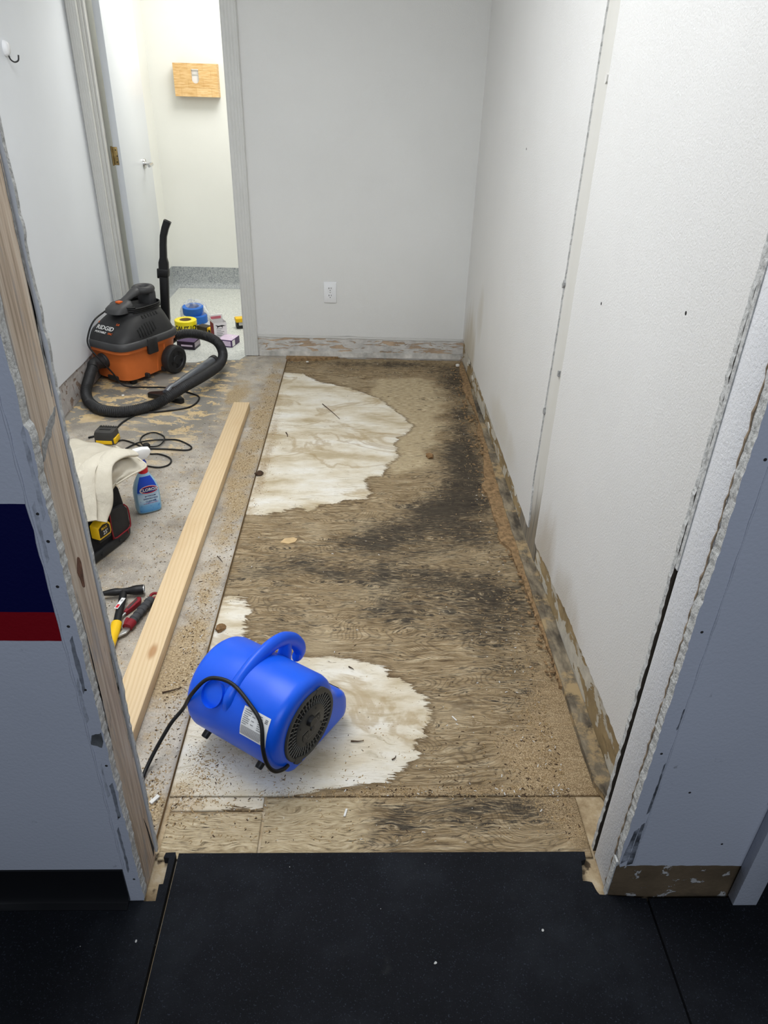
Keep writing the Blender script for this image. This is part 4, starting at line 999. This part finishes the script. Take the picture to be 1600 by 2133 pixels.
def strip(z, rings=[(.004, .086, .052), (.016, .092, .056), (.080, .092, .056), (.100, .088, .054), (.122, .074, .048), (.142, .054, .040), (.156, .038, .034)]):
    for (a, wa, da), (b, wb_, db) in zip(rings, rings[1:]):
        if a <= z <= b: t_ = (z - a) / (b - a); return wa + (wb_ - wa) * t_, da + (db - da) * t_
    return rings[-1][1:]
bm = bmesh.new(); R_ = []
for k in range(22):
    z = .008 + .142 * k / 21; w, d = strip(z)
    R_.append([bm.verts.new((u * w / 2 * .82, -(1 - abs(u * .82) ** 3.5) ** (1 / 3.5) * d / 2 - .0008, z)) for u in [(-1 + 2 * q / 16) for q in range(17)]])
for A, B in zip(R_, R_[1:]):
    for q in range(16): bm.faces.new((A[q], A[q + 1], B[q + 1], B[q]))
lbp = bmo('label', bm, M_lab, BT, smooth=60)
fb = frame((0.004, -.0292, .100), (1, 0, 0), (0, .08, 1))
def oval(name, w, h, d, m):
    bm = bmesh.new(); prism(bm, [(w * math.cos(t), h * math.sin(t)) for t in [2 * PI * k / 32 for k in range(32)]], 'Z', 0, d, M=fb); return bmo(name, bm, m, lbp)
oval('logo_oval', .0335, .0155, .0008, M_white); oval('logo_oval', .0320, .0142, .0011, M_red); oval('logo_oval', .0300, .0110, .0013, M_navy)
text('logo_text', 'CLOROX', .0155, fb @ Matrix.Translation((0, 0, .0016)), M_white, lbp, .0002, bold=.0004, sx=1.0)
for i, (s_, tx, sz) in enumerate(((.0735, 'BATHROOM', .0070), (.0630, 'DISINFECTING', .0080), (.0520, 'CLEANER', .0090))):
    text('label_text', tx, sz, frame((.006, -.0292, s_), (1, 0, 0), (0, 0, 1)), M_navy, lbp, .0002, bold=.0001)
boxo('label_rule', (-.022, -.0294, .0440), (.032, -.0288, .0447), M_red, lbp)
ns = latheo('neck_ring', [(.0175, .160), (.0178, .183), (.015, .186)], M_red, BT, 24)
latheo('collar', [(.0165, .184), (.0165, .200), (.013, .206), (.012, .214), (0, .214)], pm('blue_collar', c(28, 58, 176), .4, .05), BT, 24)
hd3 = prismo('spray_head', [(-.030, .212), (.014, .212), (.030, .226), (.036, .240), (.034, .250), (.008, .255), (-.022, .252), (-.034, .240)], 'Y', -.013, .013, [pm('white_spray_plastic', c(236, 236, 234), .35, .02)], BT, bev=.004)
boxo('nozzle', (-.046, -.008, .238), (-.033, .008, .252), M_white, hd3, bev=.002)
tubeo('trigger', [(-.022, 0, .214), (-.030, 0, .200), (-.040, 0, .184), (-.042, 0, .172)], .0055, M_red, hd3, 10)

# ------------------------------------------------------------------ charger, cable
CH = thing('tool_battery', 'black power tool battery with yellow edge beside the coiled cable', 'battery', (-1.108, 2.905, .0012), math.radians(-4))
bm = bmesh.new(); loft(bm, [sring(.084, .075, 0, 6), sring(.090, .080, .004, 6), sring(.088, .078, .045, 6), sring(.080, .070, .056, 6)]); bmo('case', bm, M_dgrey, CH, smooth=40)
for k in range(7): boxo('cooling_rib', (-.036 + k * .011, .022, .055), (-.029 + k * .011, .036, .060), M_dgrey, CH, bev=.001)
boxo('slot', (-.026, -.004, .0555), (.022, .004, .0575), M_blk, CH)
boxo('yellow_trim', (.040, -.034, .004), (.050, .022, .030), M_yel, CH, bev=.003)
boxo('yellow_trim', (-.034, -.043, .004), (.036, -.036, .020), M_yel, CH, bev=.002)
CB = thing('charging_cable', 'thin black cable lying in loose loops on the floor', 'cable', (-.92, 2.84, 0))
k3 = .0048
tubeo('loop', [(-1.067, 2.89, k3), (-1.045, 2.91, k3), (-1.005, 2.892, k3), (-.945, 2.846, k3), (-.898, 2.782, k3), (-.856, 2.779, k3), (-.81, 2.753, k3), (-.788, 2.718, k3), (-.792, 2.678, k3), (-.826, 2.656, k3), (-.88, 2.668, k3)], .0034, M_cord, CB, 8, world=True)
tubeo('loop', [(-1.007, 2.825, k3), (-.973, 2.874, k3 + .003), (-.927, 2.9, k3 + .004), (-.87, 2.921, k3), (-.806, 2.919, k3), (-.742, 2.867, k3), (-.729, 2.834, k3), (-.753, 2.819, k3), (-.827, 2.826, k3), (-.918, 2.828, k3)], .0036, M_cord, CB, 8, world=True)
tubeo('loop', [(-.936, 2.851, k3), (-.967, 2.908, k3), (-.965, 2.963, k3), (-.93, 2.995, k3), (-.879, 2.961, k3), (-.861, 2.902, k3 + .006), (-.874, 2.853, k3 + .003), (-.925, 2.846, k3)], .0030, M_cord, CB, 8, world=True)
bm = bmesh.new(); lathe(bm, [(0, .0012), (.013, .0012), (.016, .006), (.016, .018), (.012, .024), (0, .025)], 18, Matrix.Translation((-.921, 2.838, 0))); bmo('adapter', bm, M_blk, CB, world=True, smooth=50)
boxo('plug_tip', (-1.085, 2.884, .002), (-1.062, 2.898, .014), M_white, CB, bev=.002, world=True)

# ------------------------------------------------------------------ hammer and two knives
HM = thing('hammer', 'black headed hammer with yellow grip lying by the door opening', 'hammer', (-.715, 1.70, .0012))
M_steel = pm('bare_steel', c(190, 190, 188), .3, .1, 40, metal=.9)
tubeo('head', [(-.790, 1.783, .022), (-.757, 1.791, .022), (-.722, 1.797, .022), (-.690, 1.803, .022), (-.664, 1.808, .022)], [.006, .0065, .007, .0078, .0085, .009, .0098, .0105, .011, .0115, .012, .012, .0115, .011, .0105, .010, .010, .010, .0105, .011, .0115, .0125, .0135, .0145, .015, .0155, .0155, .0155, .0155, .0155, .0155, .0155, .0155], M_blk, HM, 14, world=True)
latheo('striking_face', [(0, .003), (.0135, .003), (.0152, .001), (.0152, -.002)], M_steel, HM, 18, frame((-.664, 1.808, .022), (.2, -.98, 0), (0, 0, 1)), world=True)
hl = tubeo('handle', [(-.724, 1.798, .022), (-.716, 1.755, .020), (-.708, 1.69, .018), (-.701, 1.645, .017)], .0115, M_blk, HM, 14, flat=(1, .8), world=True)
Mh = frame((-.7135, 1.728, .0302), (.17, .98, 0), (-.98, .17, 0))
boxo('sticker', (-.026, -.006, -.001), (.026, .006, .0004), M_white, hl, world=True, M=Mh)
boxo('sticker_mark', (-.022, -.004, .0003), (-.006, .004, .0007), M_red, hl, world=True, M=Mh)
text('sticker_mark', '16', .010, Mh @ Matrix.Translation((.012, 0, .0006)), M_blk, hl, .0002, world=True)
tubeo('grip', [(-.702, 1.650, .018), (-.698, 1.615, .018), (-.694, 1.55, .018), (-.690, 1.48, .018)], .0155, M_yel, HM, 14, flat=(1, .85), world=True)
K1 = thing('utility_knife', 'grey ribbed utility knife with red ends touching the pine board', 'knife', (-.65, 1.70, .0012))
M_rib = pm('grey_rubber_grip', c(66, 66, 68), .8, .1, 60)
a0, a1 = Vector((-.632, 1.768, .016)), Vector((-.664, 1.648, .016))
kp = [a0 + (a1 - a0) * (i / 60) for i in range(61)]
bm = bmesh.new(); sweep(bm, kp, lambda i: .0135 + .0013 * (1 if (i // 5) % 2 else -1), 14, True, (1, .85)); bmo('grip', bm, M_rib, K1, world=True, smooth=35)
tubeo('red_collar', [a1 + (a0 - a1) * .10, a1 + (a1 - a0) * .12], .0150, M_redp, K1, 14, world=True, flat=(1, .85))
tubeo('red_edge', [a1 + Vector((-.011, .02, .004)), a1 + Vector((-.011, .0, .004)), a1 + Vector((-.006, -.012, .002))], .006, M_redp, K1, 10, world=True)
bm = bmesh.new(); sweep(bm, [Vector((-.6275 + .011 * math.cos(t), 1.786 + .013 * math.sin(t), .014)) for t in [2 * PI * k / 20 for k in range(20)]], .0045, 8, closed=True); bmo('hang_ring', bm, M_redp, K1, world=True, smooth=60)
prismo('blade', [(-.674, 1.640), (-.656, 1.636), (-.664, 1.612), (-.689, 1.590)], 'Z', .010, .0165, [M_steel], K1, world=True, bev=.0015)
K2 = thing('folding_knife', 'small red handled tool lying between hammer and grey knife', 'knife', (-.685, 1.74, .0012))
prismo('handle', [(-.700, 1.708), (-.690, 1.702), (-.676, 1.728), (-.662, 1.758), (-.664, 1.776), (-.676, 1.778), (-.684, 1.752), (-.688, 1.734)], 'Z', .003, .018, [M_redp], K2, world=True, bev=.003)
prismo('inlay', [(-.692, 1.720), (-.687, 1.717), (-.671, 1.762), (-.676, 1.768)], 'Z', .016, .0188, [M_dgrey], K2, world=True)
tubeo('blade', [(-.692, 1.707, .012), (-.700, 1.690, .010), (-.708, 1.672, .006)], .0035, M_steel, K2, 8, world=True)

# ------------------------------------------------------------------ things on the bathroom floor
ZB = .0030
M_tape_y = pm('yellow_barrier_tape', c(246, 226, 30), .35, .04, 20)
M_core = pm('cardboard_core', c(150, 128, 98), .8, .1, 40)
YT = thing('caution_tape', 'roll of yellow caution tape standing on the bathroom floor', 'tape roll', (-1.098, 4.512, ZB))
latheo('roll', [(.037, 0), (.067, 0), (.068, .002), (.068, .074), (.066, .0755), (.037, .0755), (.037, 0)], M_tape_y, YT, 40)
latheo('core', [(.034, .001), (.037, .001), (.037, .0745), (.034, .0745), (.034, .001)], M_core, YT, 32)
latheo('core_floor', [(0, .03), (.0345, .03)], M_core, YT, 24)
for k, ch in enumerate('CAUTION'):
    a = math.radians(-72 + (k - 3) * 20.5); n_ = Vector((math.cos(a), math.sin(a), 0))
    text('print', ch, .040, frame(Vector((0, 0, .034)) + n_ * .0683, (-math.sin(a), math.cos(a), 0), (0, 0, 1)), M_blk, YT, .0003, bold=.001)
M_tape_b = pm('blue_painters_tape', c(40, 104, 190), .6, .08, 30)
BT2 = thing('painters_tape', 'blue masking tape rolls stacked behind the yellow tape', 'tape roll', (-1.088, 4.735, ZB))
latheo('roll', [(.040, 0), (.066, 0), (.067, .002), (.067, .046), (.065, .048), (.040, .048), (.040, 0)], M_tape_b, BT2, 36, Matrix.Translation((.016, -.012, 0)))
latheo('roll', [(.040, 0), (.066, 0), (.067, .002), (.067, .046), (.065, .048), (.040, .048), (.040, 0)], M_tape_b, BT2, 36, Matrix.Translation((-.006, .0, .052)) @ Matrix.Rotation(math.radians(5), 4, 'X'))
t = NT('clear_plastic_bag', .15, .5); t.col(t.ramp(t.noise(20, detail=4), [(.3, c(215, 220, 222)), (.7, c(240, 244, 246))])); t.put(t.b.inputs['Alpha'], t.mr(t.noise(14, detail=5), .35, .7, .16, .75)); t.bump(t.noise(30, detail=4), .6, .006); M_bag = t.m
PB = bmesh.new(); rows = []
for i in range(11):
    th_ = PI * .5 * i / 10
    rows.append([PB.verts.new((-1.092 + (.098 + .010 * math.sin(5 * a + i)) * math.cos(a) * math.cos(th_ * .92), 4.765 + (.088 + .010 * math.sin(4 * a + 2 * i)) * math.sin(a) * math.cos(th_ * .92), ZB + .001 + (.128 + .008 * math.sin(3 * a)) * math.sin(th_))) for a in [2 * PI * k / 30 for k in range(30)]])
for A, B in zip(rows, rows[1:]):
    for k in range(30): PB.faces.new((A[k], A[(k + 1) % 30], B[(k + 1) % 30], B[k]))
PB.faces.new(rows[-1])
tag(bmo('plastic_bag', PB, M_bag, smooth=80), 'crumpled clear plastic bag round the blue tape rolls', 'bag')
DB = thing('cordless_tool', 'black and yellow cordless tool lying between tape and red box', 'power tool', (-.962, 4.475, ZB), math.radians(-30))
boxo('body', (-.060, -.030, 0), (.020, .030, .050), pm('dark_olive_plastic', c(52, 46, 34), .5, .15, 30), DB, bev=.010)
boxo('nose', (.018, -.022, .006), (.056, .022, .046), M_yel, DB, bev=.006)
boxo('trigger_guard', (.028, -.024, .012), (.048, .024, .034), M_blk, DB, bev=.003)
M_card = pm('white_carton', c(232, 230, 228), .6, .03)
M_maroon = pm('maroon_carton', c(128, 32, 46), .6, .06)
RB = thing('carton', 'tall open white and maroon carton standing on the bathroom floor', 'box', (-.862, 4.345, ZB), math.radians(28), 'small cartons in the bathroom')
bm = bmesh.new(); box(bm, (-.040, -.034, 0), (.040, .034, .118)); bm.faces.ensure_lookup_table(); bm.faces.remove(bm.faces[1]); bmo('body', bm, M_card, RB)
boxo('side_panel', (-.0412, -.0335, .001), (-.0400, .0335, .117), M_maroon, RB)
boxo('side_panel', (-.0395, -.0334, .0), (.0395, -.0340, .012), M_card, RB)
for (p, q, m_) in (((-.040, .034, .118), (.040, .040, .150), M_card), ):
    boxo('flap', p, q, m_, RB, bev=.001)
boxo('flap', (-.0412, -.030, .117), (-.0400, .030, .134), M_card, RB)
boxo('flap_print', (-.034, .0332, .124), (.030, .0339, .140), pm('pink_print', c(214, 120, 132), .6, .1), RB)
FB = frame((0, -.0343, .06), (1, 0, 0), (0, 0, 1))
bm = bmesh.new(); prism(bm, [(-.030, .046), (-.010, .040), (.012, .042), (.036, .036), (.014, .034), (.016, .022), (.006, .034), (-.012, .032), (-.022, .022), (-.018, .034)], 'Z', 0, .0004, M=FB); bmo('print', bm, M_blk, RB)
for k in range(5): boxo('print', (-.024, -.0347, .040 + k * .010), (.004 + .018 * ((k * 7) % 3) / 2, -.0342, .0425 + k * .010), M_ink, RB)
M_purp = pm('purple_carton', c(74, 48, 92), .5, .1)
M_lil = pm('lilac_carton', c(206, 188, 208), .5, .06, 60)
PX = thing('carton', 'flat lilac and white carton lying next to the door casing', 'box', (-.795, 4.275, ZB), math.radians(-15), 'small cartons in the bathroom')
boxo('body', (-.046, -.056, 0), (.046, .056, .042), M_purp, PX, bev=.0012)
boxo('top_print', (-.044, -.054, .042), (.044, .054, .0424), M_lil, PX)
boxo('end_print', (-.042, -.0566, .006), (.038, -.0560, .036), M_lil, PX)
boxo('side_print', (.0460, -.050, .004), (.0464, -.012, .038), M_card, PX)
text('print', '5', .028, frame((.020, .012, .0426), (1, 0, 0), (0, 1, 0)), M_card, PX, .0002, bold=.0006)
PX2 = thing('carton', 'low black and purple carton behind the vacuum wheel', 'box', (-1.018, 4.205, ZB), math.radians(-10), 'small cartons in the bathroom')
boxo('body', (-.056, -.046, 0), (.052, .046, .046), pm('near_black_carton', c(38, 28, 44), .4, .1), PX2, bev=.0012)
boxo('top_print', (-.054, -.044, .046), (.050, .044, .0464), M_purp, PX2)
boxo('end_print', (-.030, -.0466, .018), (.040, -.0460, .028), M_lil, PX2)
boxo('side_print', (.0520, -.040, .014), (.0524, .040, .040), pm('grey_carton_print', c(160, 150, 158), .5, .1), PX2)
TL = thing('cordless_tool', 'yellow and black tool half hidden behind the door casing', 'power tool', (-.765, 4.615, ZB), math.radians(20))
boxo('body', (-.038, -.026, 0), (.038, .026, .060), M_blk, TL, bev=.008)
boxo('yellow_shell', (-.041, -.028, .040), (.041, .028, .068), M_yel, TL, bev=.006)
boxo('yellow_shell', (.006, -.030, .004), (.032, -.024, .040), M_yel, TL, bev=.004)
boxo('metal_strip', (-.024, -.029, .022), (.004, -.025, .042), M_steel, TL, bev=.002)

# ------------------------------------------------------------------ wall things
M_pl = pm('white_cover_plastic', c(226, 227, 228), .35, .02)
OP = thing('power_outlet', 'white duplex power outlet low on the back wall', 'outlet', (-.172, 4.0855, .316))
boxo('cover_plate', (-.035, -.006, 0), (.035, 0, .114), M_pl, OP, bev=.0025)
for z in (.0375, .0765):
    bm = bmesh.new(); prism(bm, [(.0165 * math.cos(t) , max(-.0135, min(.0135, .0165 * math.sin(t))) + z) for t in [2 * PI * k / 28 for k in range(28)]], 'Y', -.0078, -.0055)
    rc = bmo('receptacle', bm, M_pl, OP)
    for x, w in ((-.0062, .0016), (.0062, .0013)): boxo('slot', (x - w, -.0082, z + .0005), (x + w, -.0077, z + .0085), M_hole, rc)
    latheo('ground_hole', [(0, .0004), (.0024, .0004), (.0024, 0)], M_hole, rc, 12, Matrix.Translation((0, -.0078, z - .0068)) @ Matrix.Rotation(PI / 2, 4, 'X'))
latheo('screw', [(0, .0012), (.0025, .0008), (.003, 0)], M_chrome, OP, 12, Matrix.Translation((0, -.006, .057)) @ Matrix.Rotation(PI / 2, 4, 'X'))

def bamboo():
    t = NT('bamboo_ply', .5, .3)
    P = t.sep(); g = t.noise(4, t.map((5, 5, 55)), detail=6)
    col = t.ramp(g, [(.38, c(206, 166, 110)), (.5, c(220, 184, 130)), (.62, c(230, 200, 152))])
    br = t.n.new('ShaderNodeTexBrick'); t.put(br.inputs['Vector'], t.map((1, 1, 1), rot=(PI / 2, 0, 0))); br.inputs['Scale'].default_value = 5.0
    br.inputs['Color1'].default_value = c(255, 255, 255); br.inputs['Color2'].default_value = c(240, 234, 222); br.inputs['Mortar'].default_value = c(226, 218, 202); br.inputs['Mortar Size'].default_value = .006
    t.col(t.mix(1.0, col, br.outputs[0], 'MULTIPLY')); return t.m
M_bam = bamboo()
DS = thing('paper_dispenser', 'bamboo paper dispenser mounted on the bathroom wall', 'dispenser', (-1.106, 5.64, 1.268))
x0, x1, zt = -.143, .143, .190
oa, ob, oc, od = -.026, .021, .076, .158           # slot: left, right, bottom, top
sl = [(oa, od), (ob, od), (ob, oc + .016), (ob - .010, oc + .003), (-.0025, oc), (oa + .010, oc + .003), (oa, oc + .016)]
bm = bmesh.new()
prism(bm, [(x0, 0), (-.0025, 0), (-.0025, oc)] + [(oa + .010, oc + .003), (oa, oc + .016), (oa, od), (-.0025, od), (-.0025, zt), (x0, zt)], 'Y', -.076, -.064)
prism(bm, [(x1, 0), (x1, zt), (-.0025, zt), (-.0025, od), (ob, od), (ob, oc + .016), (ob - .010, oc + .003), (-.0025, oc), (-.0025, 0)], 'Y', -.076, -.064)
bmo('front_panel', bm, M_bam, DS)
boxo('side_panel', (x0, -.064, 0), (x0 + .012, 0, zt), M_bam, DS); boxo('side_panel', (x1 - .012, -.064, 0), (x1, 0, zt), M_bam, DS)
boxo('bottom_panel', (x0 + .012, -.064, 0), (x1 - .012, 0, .010), M_bam, DS)
boxo('paper_stack', (x0 + .016, -.056, .012), (x1 - .016, -.004, .120), M_white, DS, bev=.002)
boxo('paper_sheet', (oa - .01, -.0625, .128), (ob + .01, -.030, .152), M_white, DS, bev=.001)

HK = thing('coat_hook', 'small white wall hook with wire arm on the left wall', 'hook', (-1.3805, 3.32, 1.455))
bm = bmesh.new(); lathe(bm, [(0, .020), (.014, .0185), (.020, .011), (.022, .004), (.022, 0)], 28, Matrix.Translation((0, 0, .008)) @ Matrix.Rotation(PI / 2, 4, 'Y') @ Matrix.Diagonal((1.25, .8, 1, 1)))
bmo('plate', bm, M_pl, HK, smooth=60)
tubeo('wire_arm', [(.010, .0, -.012), (.014, .004, -.028), (.024, .012, -.036), (.036, .020, -.030), (.040, .022, -.012)], .0028, M_char2, HK, 8)

# ------------------------------------------------------------------ loose debris
def chunk(name, label, loc, size, mat, seed, group, cat='debris'):
    r_ = random.Random(seed); bm = bmesh.new(); bmesh.ops.create_icosphere(bm, subdivisions=2, radius=1.0)
    for v in bm.verts:
        k = 1 + r_.uniform(-.28, .28); v.co = Vector((v.co.x * size[0] * k, v.co.y * size[1] * k, max(v.co.z, -.6) * size[2] * k))
    lo = min(v.co.z for v in bm.verts)
    for v in bm.verts: v.co.z -= lo
    o = bmo(name, bm, mat); o.location = loc; o.rotation_euler = (0, 0, r_.uniform(0, 6)); return tag(o, label, cat, group)
ZP = -.0100
M_clod = pm('brown_clod', c(134, 104, 70), .95, .35, 90, .8, 160)
M_bark = pm('dark_splinter', c(70, 52, 38), .9, .3, 60)
M_gypc = pm('white_gypsum_chip', c(226, 224, 218), .85, .06)
chunk('wood_clump', 'brown clump of rotten wood beside the floor edge above the blower', (-.405, 1.655, ZP), (.016, .013, .010), M_clod, 1, 'loose clumps of rotten board')
chunk('wood_clump', 'dark crumbled clump on the mouldy plywood near the right wall', (.308, 2.806, ZP), (.022, .014, .012), M_clod, 2, 'loose clumps of rotten board')
chunk('wood_clump', 'dark clump at the left edge of the pale plywood', (-.412, 2.63, ZP), (.018, .014, .010), M_bark, 3, 'loose clumps of rotten board')
o = prismo('veneer_patch', [(-.275, 2.125), (-.262, 2.150), (-.232, 2.160), (-.216, 2.150), (-.222, 2.130), (-.245, 2.118)], 'Z', ZP - .001, ZP + .002, [pm('pale_veneer', c(198, 170, 126), .8, .1, 60)]); tag(o, 'small tan veneer flake alone on the brown plywood', 'debris')
def stick(name, label, a, b, r, mat, group='loose splinters and chips'):
    pts = spline([a, tuple((Vector(a) + Vector(b)) / 2 + Vector((r, -r, r * .5))), b], 5)
    bm = bmesh.new(); sweep(bm, pts, lambda i: r * (1 - .06 * i), 6); return tag(bmo(name, bm, mat, smooth=60), label, 'debris', group)
zs = ZP + .0035
stick('splinter', 'long thin brown splinter on the pale plywood', (-.187, 3.387, zs), (-.095, 3.206, zs), .0022, M_bark)
stick('splinter', 'dark splinter between the pine board and the blower', (-.510, 1.388, .0035), (-.462, 1.408, .0035), .0024, M_bark)
stick('splinter', 'dark curl of bark beside the lower half of the pine board', (-.475, 2.02, .0035), (-.452, 1.985, .0035), .0018, M_bark)
stick('splinter', 'short black splinter near the top of the pale plywood', (-.338, 3.04, zs), (-.327, 2.995, zs), .003, M_bark)
stick('splinter', 'forked black splinter right of the blower handle', (-.022, 1.499, zs), (-.008, 1.488, zs), .0020, M_bark)
stick('splinter', 'flat brown splinter right of the blower outlet', (-.012, 1.235, zs), (.020, 1.236, zs), .0022, M_bark)
stick('splinter', 'small brown splinter low on the pale blower patch', (.088, 1.178, zs), (.098, 1.190, zs), .0020, M_bark)
def chip(label, x, y, z, w, l, h, rz):
    o = boxo('gypsum_chip', (-w, -l, 0), (w, l, h), M_gypc, bev=.0006); o.location = (x, y, z); o.rotation_euler = (0, 0, rz); return tag(o, label, 'debris', 'white gypsum chips')
chip('white flat chip on the front plywood strip', -.021, 1.033, ZP + .0015, .0024, .010, .0022, -.25)
chip('white pointed chip beside the left door stud', -.449, 1.060, .0012, .0045, .012, .005, -.6)
chip('white sliver on the brown plywood right of the pale patch', .254, 1.311, ZP + .0006, .0016, .009, .002, .6)
chip('white chip on the floor in front of the vacuum tub', -1.19, 3.43, .0012, .006, .007, .005, .3)
chip('white chip at the back wall end of the plywood', -.305, 4.015, ZP + .0006, .007, .006, .004, .2)
chip('white chip leaning in the back right corner', .560, 3.96, .0015, .008, .007, .012, .5)

def crumbs(name, label, n, regions, sizes, mat, z):
    """uncountable grit: many tiny wedges in one mesh"""
    r = np.random.default_rng(len(name) + n); V = []; F = []; MI = []
    wts = np.array([q[4] for q in regions], float); wts /= wts.sum(); pick = r.choice(len(regions), n, p=wts)
    for i in range(n):
        x, y, sx, sy, _ = regions[pick[i]]; px = r.normal(x, sx); py = r.normal(y, sy)
        if not (-.415 < px < .50 if z < 0 else (-1.36 < px < -.428)): continue
        if not (.96 < py < 4.05): continue
        if z > 0 and (-.63 < px < -.52): continue
        s = r.uniform(*sizes); a = r.uniform(0, 6.28); e = r.uniform(1, 2.6); k = len(V)
        ca, sa = math.cos(a), math.sin(a)
        for (u, v, h) in ((-e, -.6, 0), (e, -.5, 0), (e * .6, .7, 0), (-e * .8, .6, 0), (0, .0, 1.1)):
            V.append((px + s * (u * ca - v * sa), py + s * (u * sa + v * ca), z + s * h * .8))
        MI += [0 if r.random() < .74 else 1 if r.random() < .75 else 2] * 4
        F += [(k, k + 1, k + 4), (k + 1, k + 2, k + 4), (k + 2, k + 3, k + 4), (k + 3, k, k + 4)]
    me = bpy.data.meshes.new(name); me.from_pydata(V, [], F); me.polygons.foreach_set('material_index', MI); o = link(name, me, mat); o['kind'] = 'stuff'; o['label'] = label; o['category'] = 'debris'; return o
RG1 = [(.50, 1.35, .07, .35, 4), (.48, 1.15, .08, .12, 2), (.2, 1.09, .3, .012, 2), (.1, 1.8, .3, .6, 1.5), (-.38, 1.12, .05, .06, 2), (-.3, 1.17, .12, .08, 2.5), (.5, 2.8, .03, .7, 1.5), (-.39, 2.6, .03, .4, 1.2), (0, 3.9, .3, .1, 1), (.1, 1.2, .3, .1, 1.5), (0, .98, .3, .03, 1)]
RG2 = [(-.47, 1.5, .03, .35, 3), (-.47, 2.4, .03, .6, 3), (-.47, 3.4, .03, .4, 1.2), (-.68, 2.2, .06, .6, 2), (-.85, 2.7, .15, .5, 2), (-.75, 1.7, .1, .3, 1), (-.46, 1.05, .02, .05, .8)]
M_g1 = pm('sawdust_crumb', c(170, 144, 104), .9, .3, 300)
crumbs('floor_grit', 'fine sawdust and grit scattered over the plywood', 7000, RG1, (.0008, .0021), [M_g1, M_bark, M_gypc], ZP)
crumbs('floor_grit', 'fine sawdust and grit on the scraped floor left of the plywood', 4000, RG2, (.0008, .0021), [M_g1, M_bark, M_gypc], .0009)

def rot_bits():
    r = random.Random(77); bm = bmesh.new()
    for i in range(420):
        y = r.uniform(1.45, 4.0); x = r.uniform(.52, .575) if y > 2 else r.uniform(.535, .56)
        if r.random() < .25: x -= r.uniform(0, .05)
        k = r.uniform(.002, .0065); z0 = .0005 if x > .525 else -.0105
        M = Matrix.Translation((x, y, z0)) @ Matrix.Rotation(r.uniform(0, 6), 4, 'Z') @ Matrix.Diagonal((k * r.uniform(.7, 1.8), k, k * .7, 1))
        bmesh.ops.create_icosphere(bm, subdivisions=1, radius=1.0, matrix=M)
    o = bmo('rotten_crumbs', bm, M_rot, kind='stuff'); o['label'] = 'brown crumbs of rotten board along the right wall'; o['category'] = 'debris'
rot_bits()
